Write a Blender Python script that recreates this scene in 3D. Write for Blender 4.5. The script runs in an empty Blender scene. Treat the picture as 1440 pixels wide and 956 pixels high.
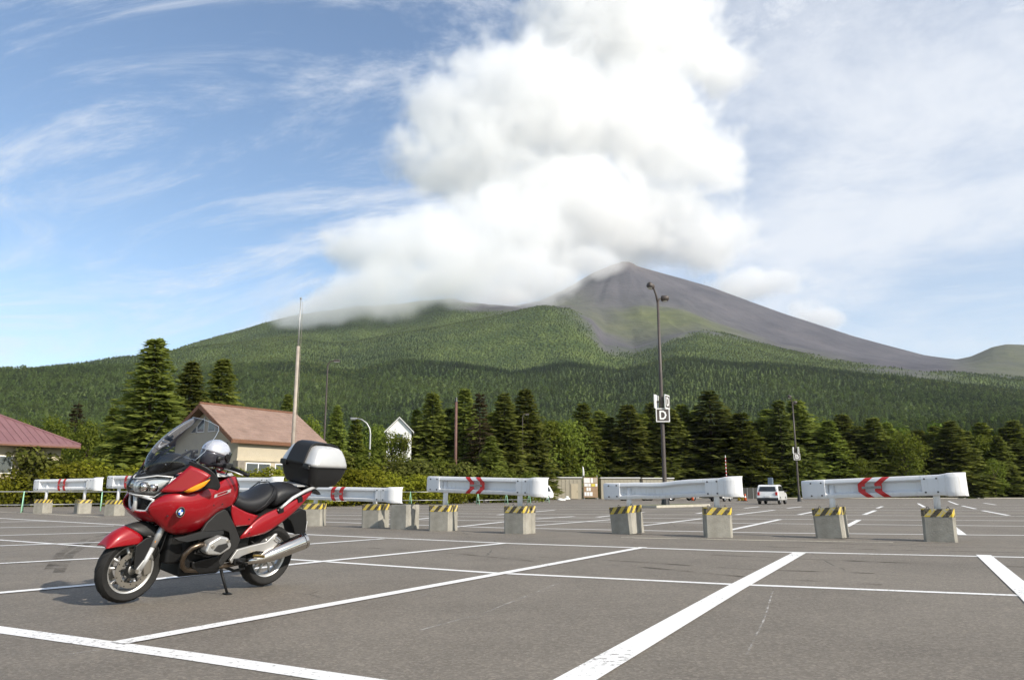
import bpy, bmesh, math, random
import numpy as np
from mathutils import Vector, Matrix, noise as mnoise
R = math.radians
random.seed(7)
scn = bpy.context.scene
COL = scn.collection

# ------------------------------------------------------------------ camera
CAM_H = 0.95
PITCH = math.atan(214/1080)
cd = bpy.data.cameras.new('camera'); cam = bpy.data.objects.new('camera', cd); COL.objects.link(cam)
cam.location = (0, 0, CAM_H); cam.rotation_euler = (math.pi/2+PITCH, 0, 0)
cd.sensor_width = 36; cd.lens = 27.0; cd.clip_start = 0.05; cd.clip_end = 60000
scn.camera = cam

# ------------------------------------------------------------------ light, sky, exposure
SUN_AZ = math.atan2(0.78, -0.62)          # towards the sun: right of the camera and behind it
SUN_EL = R(33)
sd = bpy.data.lights.new('sun', 'SUN'); sd.energy = 4.7; sd.angle = R(0.55); sd.color = (1.0, 0.93, 0.82)
sun = bpy.data.objects.new('sun', sd); COL.objects.link(sun)
S = Vector((math.sin(SUN_AZ)*math.cos(SUN_EL), math.cos(SUN_AZ)*math.cos(SUN_EL), math.sin(SUN_EL)))
sun.rotation_euler = S.to_track_quat('Z', 'Y').to_euler()
sun.location = (30, -20, 40)

w = bpy.data.worlds.new('World'); scn.world = w; w.use_nodes = True
nt = w.node_tree; nt.nodes.clear()
def N(tree, typ, **kw):
    n = tree.nodes.new(typ)
    for k, v in kw.items():
        if k == 'ins':
            for i, x in v.items(): n.inputs[i].default_value = x
        else: setattr(n, k, v)
    return n
def L(tree, a, b): tree.links.new(a, b)
def math_(tree, op, a, b=None, c=None, clamp=False):
    n = tree.nodes.new('ShaderNodeMath'); n.operation = op; n.use_clamp = clamp
    for i, x in enumerate((a, b, c)):
        if x is None: continue
        if isinstance(x, (int, float)): n.inputs[i].default_value = x
        else: tree.links.new(x, n.inputs[i])
    return n.outputs[0]
def sstep(tree, x, a, b):
    n = tree.nodes.new('ShaderNodeMapRange'); n.interpolation_type = 'SMOOTHSTEP'
    n.inputs['From Min'].default_value = a; n.inputs['From Max'].default_value = b
    tree.links.new(x, n.inputs['Value']); return n.outputs['Result']
def build_world():
    out = N(nt, 'ShaderNodeOutputWorld'); bg = N(nt, 'ShaderNodeBackground'); bg.inputs[1].default_value = 0.125
    sky = N(nt, 'ShaderNodeTexSky'); sky.sky_type = 'NISHITA'; sky.sun_disc = False
    sky.sun_elevation = SUN_EL; sky.sun_rotation = SUN_AZ; sky.altitude = 300
    sky.air_density = 1.0; sky.dust_density = 0.1; sky.ozone_density = 1.0
    tc = N(nt, 'ShaderNodeTexCoord'); sep = N(nt, 'ShaderNodeSeparateXYZ'); L(nt, tc.outputs['Generated'], sep.inputs[0])
    x, y, z = sep.outputs
    zz = math_(nt, 'ADD', math_(nt, 'MAXIMUM', z, 0.0), 0.16)
    px = math_(nt, 'DIVIDE', x, zz); py = math_(nt, 'DIVIDE', y, zz)
    cb = N(nt, 'ShaderNodeCombineXYZ'); L(nt, px, cb.inputs[0]); L(nt, py, cb.inputs[1])
    # high thin cloud: combed streaks over a soft veil
    mr = N(nt, 'ShaderNodeMapping'); mr.inputs['Rotation'].default_value = (0, 0, R(22)); L(nt, cb.outputs[0], mr.inputs[0])
    mp = N(nt, 'ShaderNodeMapping'); mp.inputs['Scale'].default_value = (0.62, 1.35, 1); mp.inputs['Location'].default_value = (3.1, 1.7, 0)
    L(nt, mr.outputs[0], mp.inputs[0])
    n1 = N(nt, 'ShaderNodeTexNoise', ins={'Scale': 1.2, 'Detail': 12.0, 'Roughness': 0.72, 'Distortion': 1.1}); L(nt, mp.outputs[0], n1.inputs['Vector'])
    n2 = N(nt, 'ShaderNodeTexNoise', ins={'Scale': 0.55, 'Detail': 3.0, 'Roughness': 0.5}); L(nt, cb.outputs[0], n2.inputs['Vector'])
    n3 = N(nt, 'ShaderNodeTexNoise', ins={'Scale': 1.7, 'Detail': 10.0, 'Roughness': 0.64, 'Distortion': 0.35}); L(nt, cb.outputs[0], n3.inputs['Vector'])
    side = sstep(nt, math_(nt, 'ADD', x, math_(nt, 'MULTIPLY', math_(nt, 'SUBTRACT', n2.outputs['Fac'], 0.5), 0.5)), -0.02, 0.30)
    streak = math_(nt, 'MULTIPLY', sstep(nt, n1.outputs['Fac'], 0.43, 0.69), 0.9)
    veil = math_(nt, 'MULTIPLY', side, math_(nt, 'ADD', 0.35, math_(nt, 'MULTIPLY', sstep(nt, n3.outputs['Fac'], 0.30, 0.64), 0.65)))
    m = math_(nt, 'MAXIMUM', math_(nt, 'MULTIPLY', veil, 0.88), streak)
    low = sstep(nt, z, 0.02, 0.30)
    m = math_(nt, 'MULTIPLY', m, math_(nt, 'ADD', math_(nt, 'MULTIPLY', low, 0.7), 0.3), clamp=True)
    mix = N(nt, 'ShaderNodeMix', data_type='RGBA'); L(nt, m, mix.inputs['Factor']); hsv = N(nt, 'ShaderNodeHueSaturation', ins={'Saturation': 1.04, 'Value': 1.14}); L(nt, sky.outputs[0], hsv.inputs['Color']); L(nt, hsv.outputs[0], mix.inputs['A'])
    mix.inputs['B'].default_value = (6.0, 6.2, 6.55, 1)
    L(nt, mix.outputs['Result'], bg.inputs[0]); L(nt, bg.outputs[0], out.inputs[0])
build_world()

scn.view_settings.view_transform = 'Standard'; scn.view_settings.look = 'None'
scn.view_settings.exposure = 0.32; scn.view_settings.gamma = 1.0; scn.view_settings.use_curve_mapping = False
scn.render.engine = 'CYCLES'
cy = scn.cycles
cy.use_denoising = True
try: cy.denoiser = 'OPENIMAGEDENOISE'
except Exception: pass
cy.use_adaptive_sampling = True; cy.adaptive_threshold = 0.02; cy.adaptive_min_samples = 16
cy.max_bounces = 10; cy.diffuse_bounces = 3; cy.glossy_bounces = 3; cy.transmission_bounces = 6
cy.transparent_max_bounces = 12; cy.volume_bounces = 16; cy.caustics_reflective = False; cy.caustics_refractive = False
cy.volume_step_rate = 2.0; cy.volume_max_steps = 128
cy.sample_clamp_indirect = 6

# ------------------------------------------------------------------ helpers
def at(px, py, Y):                        # point at ground distance Y seen in the photograph at px, py
    c, s = math.cos(PITCH), math.sin(PITCH)
    d = (px-720, c*1080 - s*(478-py), s*1080 + c*(478-py))
    t = Y/d[1]
    return Vector((d[0]*t, Y, CAM_H+d[2]*t))
def gnd(px, py):
    c, s = math.cos(PITCH), math.sin(PITCH)
    d = (px-720, c*1080 - s*(478-py), s*1080 + c*(478-py))
    t = -CAM_H/d[2]
    return Vector((d[0]*t, d[1]*t, 0))
def tag(o, label=None, cat=None, group=None, kind=None):
    if label: o['label'] = label
    if cat: o['category'] = cat
    if group: o['group'] = group
    if kind: o['kind'] = kind
    return o
def empty(name, loc=(0, 0, 0), rz=0):
    o = bpy.data.objects.new(name, None); COL.objects.link(o); o.location = loc; o.rotation_euler = (0, 0, rz)
    o.empty_display_size = 0.2
    return o
class MB:
    """collects shapes, then links them as one mesh object"""
    def __init__(s): s.v = []; s.f = []; s.m = []; s.cur = 0
    def add(s, vs, fs):
        b = len(s.v); s.v += [tuple(x) for x in vs]; s.f += [tuple(i+b for i in f) for f in fs]; s.m += [s.cur]*len(fs); return s
    def box(s, a, b, rz=0, c=None, M=None):
        x0, y0, z0 = a; x1, y1, z1 = b
        vs = [(x0,y0,z0),(x1,y0,z0),(x1,y1,z0),(x0,y1,z0),(x0,y0,z1),(x1,y0,z1),(x1,y1,z1),(x0,y1,z1)]
        if rz:
            cx, cy_ = c or (0, 0); C_, S_ = math.cos(rz), math.sin(rz)
            vs = [(cx+(x-cx)*C_-(y-cy_)*S_, cy_+(x-cx)*S_+(y-cy_)*C_, z) for x, y, z in vs]
        if M is not None: vs = [M @ Vector(p) for p in vs]
        return s.add(vs, [(0,3,2,1),(4,5,6,7),(0,1,5,4),(1,2,6,5),(2,3,7,6),(3,0,4,7)])
    def tube(s, path, r, n=8, caps=True):
        path = [Vector(p) for p in path]; k = len(path)
        rr = [r]*k if isinstance(r, (int, float)) else list(r)
        rings = []; prev = None
        for i, p in enumerate(path):
            t = (path[min(i+1, k-1)]-path[max(i-1, 0)]).normalized()
            a = prev if prev is not None else (Vector((0, 0, 1)) if abs(t.z) < 0.9 else Vector((1, 0, 0)))
            a = (a - t*a.dot(t)).normalized(); prev = a; bb = t.cross(a)
            rings.append([p + (a*math.cos(2*math.pi*j/n) + bb*math.sin(2*math.pi*j/n))*rr[i] for j in range(n)])
        vs = [q for ring in rings for q in ring]; fs = []
        for i in range(k-1):
            for j in range(n):
                fs.append((i*n+j, i*n+(j+1) % n, (i+1)*n+(j+1) % n, (i+1)*n+j))
        if caps: fs += [tuple(reversed(range(n))), tuple((k-1)*n+j for j in range(n))]
        return s.add(vs, fs)
    def lathe(s, prof, n=32, o=(0, 0, 0), closed=False):      # prof (r, y) round the Y axis
        o = Vector(o); k = len(prof); vs = []
        for i in range(n):
            a = 2*math.pi*i/n
            for r, y in prof: vs.append(o+Vector((r*math.cos(a), y, r*math.sin(a))))
        fs = []
        for i in range(n):
            for j in range(k if closed else k-1):
                j2 = (j+1) % k
                fs.append((i*k+j, i*k+j2, ((i+1) % n)*k+j2, ((i+1) % n)*k+j))
        return s.add(vs, fs)
    def grid(s, rows):
        nr, nc = len(rows), len(rows[0])
        return s.add([p for r in rows for p in r], [(i*nc+j, i*nc+j+1, (i+1)*nc+j+1, (i+1)*nc+j) for i in range(nr-1) for j in range(nc-1)])
    def rings(s, rings, caps=True):
        n = len(rings[0]); k = len(rings)
        fs = [(i*n+j, i*n+(j+1) % n, (i+1)*n+(j+1) % n, (i+1)*n+j) for i in range(k-1) for j in range(n)]
        if caps: fs += [tuple(reversed(range(n))), tuple((k-1)*n+j for j in range(n))]
        return s.add([p for r in rings for p in r], fs)
    def prism(s, poly, y0, y1, ax='y'):                       # polygon in the other two axes, extruded
        n = len(poly)
        def P(a, b, h): return (a, h, b) if ax == 'y' else ((h, a, b) if ax == 'x' else (a, b, h))
        vs = [P(a, b, y0) for a, b in poly] + [P(a, b, y1) for a, b in poly]
        return s.add(vs, [tuple(range(n)), tuple(reversed(range(n, 2*n)))] + [(i, n+i, n+(i+1) % n, (i+1) % n) for i in range(n)])
    def mesh(s, name, mats, smooth=False):
        me = bpy.data.meshes.new(name); me.from_pydata(s.v, [], s.f)
        for m in (mats if isinstance(mats, (list, tuple)) else [mats]): me.materials.append(m)
        if any(s.m): me.polygons.foreach_set('material_index', s.m)
        bm = bmesh.new(); bm.from_mesh(me); bmesh.ops.recalc_face_normals(bm, faces=bm.faces); bm.to_mesh(me); bm.free()
        if smooth: me.polygons.foreach_set('use_smooth', [True]*len(me.polygons))
        me.update(); return me
    def build(s, name, mats, parent=None, smooth=False, bevel=0, sub=0, solid=0, seg=2, off=-1, ang=40):
        o = bpy.data.objects.new(name, s.mesh(name, mats, smooth or sub > 0 or bevel > 0)); COL.objects.link(o)
        if parent is not None: o.parent = parent
        if sub and solid:
            m = o.modifiers.new('sub', 'SUBSURF'); m.levels = sub; m.render_levels = sub; m.boundary_smooth = 'PRESERVE_CORNERS'; sub = 0
        if solid:
            m = o.modifiers.new('solid', 'SOLIDIFY'); m.thickness = solid; m.offset = off
        if bevel:
            m = o.modifiers.new('bevel', 'BEVEL'); m.width = bevel; m.segments = seg; m.limit_method = 'ANGLE'; m.angle_limit = R(ang)
            if not sub: o.modifiers.new('wn', 'WEIGHTED_NORMAL')
        if sub:
            m = o.modifiers.new('sub', 'SUBSURF'); m.levels = sub; m.render_levels = sub; m.boundary_smooth = 'PRESERVE_CORNERS'
        return o
def link_copy(o, parent=None):
    c = o.copy(); COL.objects.link(c); c.parent = parent
    if 'label' in c and parent is None: del c['label']
    for ch in list(o.children): link_copy(ch, c)
    return c

# ------------------------------------------------------------------ materials
def mat(name, col, rough=0.6, metal=0.0, var=0.0, scale=4.0, bump=0.0, bscale=40.0, spec=0.5, coat=0.0, col2=None, detail=6.0, coords='Object', alpha=None):
    m = bpy.data.materials.new(name); m.use_nodes = True; t = m.node_tree; b = t.nodes['Principled BSDF']
    b.inputs['Base Color'].default_value = (*col, 1); b.inputs['Roughness'].default_value = rough; b.inputs['Metallic'].default_value = metal
    b.inputs['Specular IOR Level'].default_value = spec
    if coat: b.inputs['Coat Weight'].default_value = coat; b.inputs['Coat Roughness'].default_value = 0.04
    if var or col2 or bump:
        tc = N(t, 'ShaderNodeTexCoord')
    if var or col2:
        n = N(t, 'ShaderNodeTexNoise', ins={'Scale': scale, 'Detail': detail, 'Roughness': 0.62}); L(t, tc.outputs[coords], n.inputs['Vector'])
        r = N(t, 'ShaderNodeValToRGB')
        c2 = col2 or tuple(min(1, x*(1+var)) for x in col); c1 = col if col2 else tuple(x*(1-var) for x in col)
        r.color_ramp.elements[0].position = 0.3; r.color_ramp.elements[1].position = 0.7
        r.color_ramp.elements[0].color = (*c1, 1); r.color_ramp.elements[1].color = (*c2, 1)
        L(t, n.outputs['Fac'], r.inputs[0]); L(t, r.outputs[0], b.inputs['Base Color'])
    if bump:
        n = N(t, 'ShaderNodeTexNoise', ins={'Scale': bscale, 'Detail': 5.0, 'Roughness': 0.6}); L(t, tc.outputs[coords], n.inputs['Vector'])
        bp = N(t, 'ShaderNodeBump', ins={'Strength': bump, 'Distance': 0.02}); L(t, n.outputs['Fac'], bp.inputs['Height']); L(t, bp.outputs[0], b.inputs['Normal'])
    return m
def leaf_mat(name, c1, c2, trans=0.55, rnd=0.35, scale=0.35, zone=0.0):
    m = bpy.data.materials.new(name); m.use_nodes = True; t = m.node_tree; t.nodes.clear()
    out = N(t, 'ShaderNodeOutputMaterial'); oi = N(t, 'ShaderNodeObjectInfo'); geo = N(t, 'ShaderNodeNewGeometry'); tc = N(t, 'ShaderNodeTexCoord')
    n = N(t, 'ShaderNodeTexNoise', ins={'Scale': scale, 'Detail': 3.0}); L(t, tc.outputs['Object'], n.inputs['Vector'])
    f = math_(t, 'ADD', math_(t, 'MULTIPLY', geo.outputs['Random Per Island'], 0.55), math_(t, 'MULTIPLY', n.outputs['Fac'], 0.5))
    f = math_(t, 'ADD', f, math_(t, 'MULTIPLY', math_(t, 'SUBTRACT', oi.outputs['Random'], 0.5), rnd))
    if zone:
        nw = N(t, 'ShaderNodeTexNoise', ins={'Scale': 0.0045, 'Detail': 5.0, 'Roughness': 0.6}); L(t, geo.outputs['Position'], nw.inputs['Vector'])
        f = math_(t, 'ADD', f, math_(t, 'MULTIPLY', math_(t, 'SUBTRACT', nw.outputs['Fac'], 0.5), zone))
    r = N(t, 'ShaderNodeValToRGB'); r.color_ramp.elements[0].position = 0.1; r.color_ramp.elements[1].position = 0.95
    r.color_ramp.elements[0].color = (*c1, 1); r.color_ramp.elements[1].color = (*c2, 1); L(t, f, r.inputs[0])
    hs = N(t, 'ShaderNodeHueSaturation'); L(t, r.outputs[0], hs.inputs['Color'])
    L(t, math_(t, 'ADD', 0.485, math_(t, 'MULTIPLY', oi.outputs['Random'], 0.03)), hs.inputs['Hue'])
    L(t, math_(t, 'ADD', 0.85, math_(t, 'MULTIPLY', oi.outputs['Random'], 0.35)), hs.inputs['Value'])
    d = N(t, 'ShaderNodeBsdfDiffuse'); tr = N(t, 'ShaderNodeBsdfTranslucent'); mx = N(t, 'ShaderNodeMixShader'); mx.inputs[0].default_value = trans
    L(t, hs.outputs[0], d.inputs[0]); L(t, hs.outputs[0], tr.inputs[0]); L(t, d.outputs[0], mx.inputs[1]); L(t, tr.outputs[0], mx.inputs[2])
    L(t, mx.outputs[0], out.inputs[0]); return m
M = {}
M['bark'] = mat('bark', (0.075, 0.055, 0.04), 0.9, var=0.4, scale=6, bump=0.6, bscale=20)
M['fir'] = leaf_mat('fir_needles', (0.065, 0.088, 0.022), (0.28, 0.305, 0.066))
M['firdark'] = leaf_mat('dark_fir_needles', (0.055, 0.078, 0.022), (0.23, 0.26, 0.062))
M['scrub'] = leaf_mat('slope_scrub_leaves', (0.055, 0.080, 0.014), (0.20, 0.235, 0.05), trans=0.4, rnd=0.25, zone=1.2)
M['slopefir'] = leaf_mat('slope_fir_needles', (0.022, 0.042, 0.011), (0.11, 0.145, 0.034), trans=0.25, rnd=0.6, zone=1.5)
M['larch'] = leaf_mat('larch_needles', (0.060, 0.085, 0.016), (0.27, 0.30, 0.056))
M['leaf'] = leaf_mat('broad_leaves', (0.055, 0.078, 0.013), (0.22, 0.25, 0.044))
M['shrub'] = leaf_mat('shrub_leaves', (0.075, 0.092, 0.009), (0.34, 0.33, 0.04))
M['olive'] = leaf_mat('olive_leaves', (0.06, 0.078, 0.015), (0.25, 0.26, 0.07))
M['brown'] = leaf_mat('dry_needles', (0.05, 0.042, 0.022), (0.14, 0.115, 0.06))
M['canopy'] = leaf_mat('canopy_leaves', (0.028, 0.050, 0.010), (0.125, 0.165, 0.032), trans=0.25, rnd=0.6, scale=0.2, zone=1.7)

# ------------------------------------------------------------------ terrain
def interp_curve(pts):
    az, te = [], []
    for px, py in pts:
        c, s = math.cos(PITCH), math.sin(PITCH)
        d = (px-720, c*1080 - s*(478-py), s*1080 + c*(478-py))
        az.append(math.atan2(d[0], d[1])); te.append(d[2]/math.hypot(d[0], d[1]))
    return np.array(az), np.array(te)
CURV = [
 (155,  [(-400, 692), (1840, 692)]),
 (420,  [(-400, 664), (0, 668), (720, 668), (1440, 664), (1840, 664)]),
 (1000, [(-400, 600), (0, 600), (300, 606), (720, 610), (1100, 606), (1440, 600), (1840, 600)]),
 (1900, [(-600, 528), (-300, 524), (0, 520), (90, 518), (170, 514), (250, 520), (330, 511), (420, 508), (500, 517), (560, 503), (640, 510), (720, 524), (800, 512), (870, 526), (950, 506), (1030, 517), (1100, 522), (1200, 530), (1300, 534), (1440, 548), (1900, 560)]),
 (2800, [(-600, 545), (-100, 535), (120, 524), (170, 514), (220, 505), (300, 490), (400, 478), (480, 482), (560, 470), (640, 458), (700, 449), (760, 437), (800, 439), (832, 452), (850, 474), (890, 484), (940, 470), (985, 462), (1030, 470), (1100, 490), (1200, 511), (1300, 525), (1440, 536), (1900, 555)]),
 (3500, [(-600, 560), (-100, 545), (120, 528), (175, 514), (220, 496), (300, 470), (360, 455), (420, 438), (500, 424), (570, 424), (640, 419), (690, 432), (740, 438), (800, 432), (850, 432), (900, 426), (960, 432), (1010, 452), (1100, 480), (1200, 500), (1300, 514), (1345, 516), (1440, 525), (1900, 550)]),
 (4300, [(-600, 600), (-100, 580), (200, 545), (400, 480), (520, 450), (640, 440), (700, 436), (760, 424), (800, 404), (835, 383), (858, 373), (876, 367.5), (886, 368), (896, 374), (940, 387), (1000, 404), (1100, 440), (1200, 473), (1300, 500), (1345, 506.5), (1365, 502), (1395, 488), (1415, 484), (1440, 485), (1490, 496), (1600, 506), (1900, 530)]),
 (5200, [(-600, 650), (300, 620), (700, 520), (880, 470), (1100, 500), (1300, 545), (1900, 580)]),
 (7500, [(-600, 691), (1900, 691)]),
]
CV = [(r, *interp_curve(p)) for r, p in CURV]
CR = np.array([c[0] for c in CV], float)
def terrain_z(az, r):
    """az array (na), r array (nr) -> heights (na, nr)"""
    Z = np.stack([np.interp(az, c[1], c[2])*c[0] for c in CV], 1) + 0.0
    # smooth the sampled skyline slightly with a cubic between the rings
    out = np.zeros((len(az), len(r)))
    for k, rv in enumerate(r):
        i = int(np.clip(np.searchsorted(CR, rv)-1, 0, len(CR)-2)); t = (rv-CR[i])/(CR[i+1]-CR[i]); t = min(max(t, 0), 1)
        s = t*t*(3-2*t)*0.55 + t*0.45
        out[:, k] = Z[:, i]*(1-s) + Z[:, i+1]*s
    return out
def vnoise(x, y, seed):
    xi = np.floor(x).astype(np.int64); yi = np.floor(y).astype(np.int64); xf = x-xi; yf = y-yi
    def h(a, b):
        n = (a*374761393 + b*668265263 + seed*974634777) & 0x7fffffff
        n = ((n ^ (n >> 13))*1274126177) & 0x7fffffff
        return ((n ^ (n >> 16)) & 0xffff)/65535.0
    u = xf*xf*(3-2*xf); v = yf*yf*(3-2*yf)
    return (h(xi, yi)*(1-u)+h(xi+1, yi)*u)*(1-v)+(h(xi, yi+1)*(1-u)+h(xi+1, yi+1)*u)*v
def fbm(x, y, seed=1, o=5):
    s = np.zeros_like(x); a = 0.5
    for k in range(o):
        s += a*(vnoise(x, y, seed+k)-0.5); x = x*2.03+11.3; y = y*2.03+7.7; a *= 0.5
    return s
AZ = np.linspace(R(-78), R(78), 1000)
RR = np.concatenate([np.linspace(155, 420, 24)[:-1], np.linspace(420, 1900, 80)[:-1], np.linspace(1900, 4500, 190)[:-1], np.linspace(4500, 7500, 30)])
TZ = terrain_z(AZ, RR)
_X = np.sin(AZ)[:, None]*RR[None, :]; _Y = np.cos(AZ)[:, None]*RR[None, :]
_amp = np.interp(RR, [155, 420, 1200, 2200, 3400, 4100, 4300, 7500], [0, 4, 22, 40, 38, 10, 7, 20])
TZ = TZ + fbm(_X/520, _Y/520, 3, 6)*_amp[None, :]*1.5
# gullies running down the flanks of the cone
_ang = np.arctan2(_X-650, _Y-4300); _d = np.hypot(_X-650, _Y-4300)
TZ += (fbm(_ang*9+_d/900, _d/1500, 21, 4))*np.clip(_d/600, 0, 1)*np.interp(RR, [2000, 2800, 3900, 4300, 4600], [0, 30, 34, 4, 0])[None, :]
TZ[:, 0] = -0.3
def ground_height(x, y):
    a = math.atan2(x, y); r = math.hypot(x, y)
    if r < RR[0]: return 0.0
    fi = (a-AZ[0])/(AZ[1]-AZ[0]); i = int(min(max(fi, 0), len(AZ)-2)); fi = min(max(fi-i, 0), 1)
    j = int(np.clip(np.searchsorted(RR, r)-1, 0, len(RR)-2)); fj = (r-RR[j])/(RR[j+1]-RR[j])
    return float((TZ[i, j]*(1-fi)+TZ[i+1, j]*fi)*(1-fj)+(TZ[i, j+1]*(1-fi)+TZ[i+1, j+1]*fi)*fj)
def curve_y(k, X, Y):       # tan of elevation of control ring k at each azimuth
    return np.interp(np.arctan2(X, Y), CV[k][1], CV[k][2])
def make_terrain():
    na, nr = TZ.shape
    vs = np.stack([_X, _Y, TZ], 2).reshape(-1, 3)
    idx = np.arange(na*nr).reshape(na, nr)
    fs = np.stack([idx[:-1, :-1], idx[1:, :-1], idx[1:, 1:], idx[:-1, 1:]], 2).reshape(-1, 4)
    me = bpy.data.meshes.new('mountain'); me.from_pydata(vs.tolist(), [], fs.tolist())
    me.polygons.foreach_set('use_smooth', [True]*len(me.polygons))
    # what grows where: 0 bare ash, 0.5 thin grass and scrub, 1 forest
    rr = np.repeat(RR[None, :], na, 0); n1 = fbm(_X/300, _Y/300, 31, 5); n2 = fbm(_X/90, _Y/90, 41, 4)
    az = np.repeat(AZ[:, None], nr, 1)
    pxa = 720+1080*np.tan(az)                       # rough picture column, used only to say which flank is bare
    lim = np.interp(pxa, [0, 500, 640, 700, 820, 850, 930, 1020, 1150, 1300, 1440], [9000, 9000, 3560, 3150, 2930, 2650, 2700, 2900, 2600, 2450, 3000])
    forest = np.clip((lim - rr + n1*1000 + n2*450)/420, 0, 1)
    g = np.exp(-((pxa-945)/95)**2)*np.exp(-((rr-3180)/330)**2)*0.95 + np.exp(-((pxa-790)/45)**2)*np.exp(-((rr-3600)/350)**2)*0.55 \
        + np.clip((pxa-1330)/60, 0, 1)*np.clip((rr-2600)/300, 0, 1)*0.55*(1-np.clip((rr-4230)/60, 0, 1)*np.clip((pxa-1385)/20, 0, 1)) \
        + np.clip(n1*4+0.1, 0, 1)*np.clip((3700-rr)/900, 0, 1)*0.35
    grass = np.clip(g + n2*0.35*np.clip(g*3, 0, 1), 0, 1)
    top = np.clip((rr-4000)/300, 0, 1)*np.exp(-((pxa-860)/55)**2)
    ca = me.color_attributes.new('cover', 'FLOAT_COLOR', 'POINT')
    ca.data.foreach_set('color', np.stack([forest, grass, top, np.ones_like(top)], 2).reshape(-1).astype(np.float32))
    m = bpy.data.materials.new('mountain_cover'); m.use_nodes = True; t = m.node_tree; b = t.nodes['Principled BSDF']
    b.inputs['Roughness'].default_value = 0.95; b.inputs['Specular IOR Level'].default_value = 0.1
    at_ = N(t, 'ShaderNodeAttribute', attribute_name='cover'); sp = N(t, 'ShaderNodeSeparateColor'); L(t, at_.outputs['Color'], sp.inputs[0])
    tc = N(t, 'ShaderNodeTexCoord')
    def nz(sc, d=6, r=0.6): 
        n = N(t, 'ShaderNodeTexNoise', ins={'Scale': sc, 'Detail': d, 'Roughness': r}); L(t, tc.outputs['Object'], n.inputs['Vector']); return n.outputs['Fac']
    def ramp(f, a, bb, p0=0.35, p1=0.65):
        r = N(t, 'ShaderNodeValToRGB'); r.color_ramp.elements[0].color = (*a, 1); r.color_ramp.elements[1].color = (*bb, 1)
        r.color_ramp.elements[0].position = p0; r.color_ramp.elements[1].position = p1; L(t, f, r.inputs[0]); return r.outputs[0]
    def mx(f, a, bb):
        x = N(t, 'ShaderNodeMix', data_type='RGBA'); L(t, f, x.inputs['Factor']); L(t, a, x.inputs['A']); L(t, bb, x.inputs['B']); return x.outputs['Result']
    ash = ramp(nz(0.006, 8), (0.062, 0.059, 0.070), (0.102, 0.094, 0.103))
    summit = ramp(nz(0.02, 6), (0.17, 0.135, 0.115), (0.25, 0.21, 0.18))
    grass_c = ramp(nz(0.012, 8), (0.075, 0.088, 0.032), (0.12, 0.128, 0.052))
    wood = ramp(nz(0.011, 8, 0.66), (0.045, 0.072, 0.016), (0.11, 0.145, 0.034))
    c = mx(sp.outputs[2], ash, summit); c = mx(sp.outputs[1], c, grass_c); c = mx(sp.outputs[0], c, wood)
    L(t, c, b.inputs['Base Color'])
    vo = N(t, 'ShaderNodeTexVoronoi', ins={'Scale': 0.085}); L(t, tc.outputs['Object'], vo.inputs['Vector'])
    bh = math_(t, 'ADD', math_(t, 'MULTIPLY', math_(t, 'MULTIPLY', vo.outputs['Distance'], -9.0), sp.outputs[0]), math_(t, 'MULTIPLY', nz(0.03, 6), 8.0))
    bp = N(t, 'ShaderNodeBump', ins={'Strength': 0.9, 'Distance': 1.0}); L(t, bh, bp.inputs['Height']); L(t, bp.outputs[0], b.inputs['Normal'])
    me.materials.append(m)
    o = bpy.data.objects.new('mountain', me); COL.objects.link(o)
    tag(o, 'grey volcanic cone rising over green forested slopes, summit wrapped in cloud', kind='structure')
    # which cells carry trees, for the forest
    return forest
FOREST = make_terrain()

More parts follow.
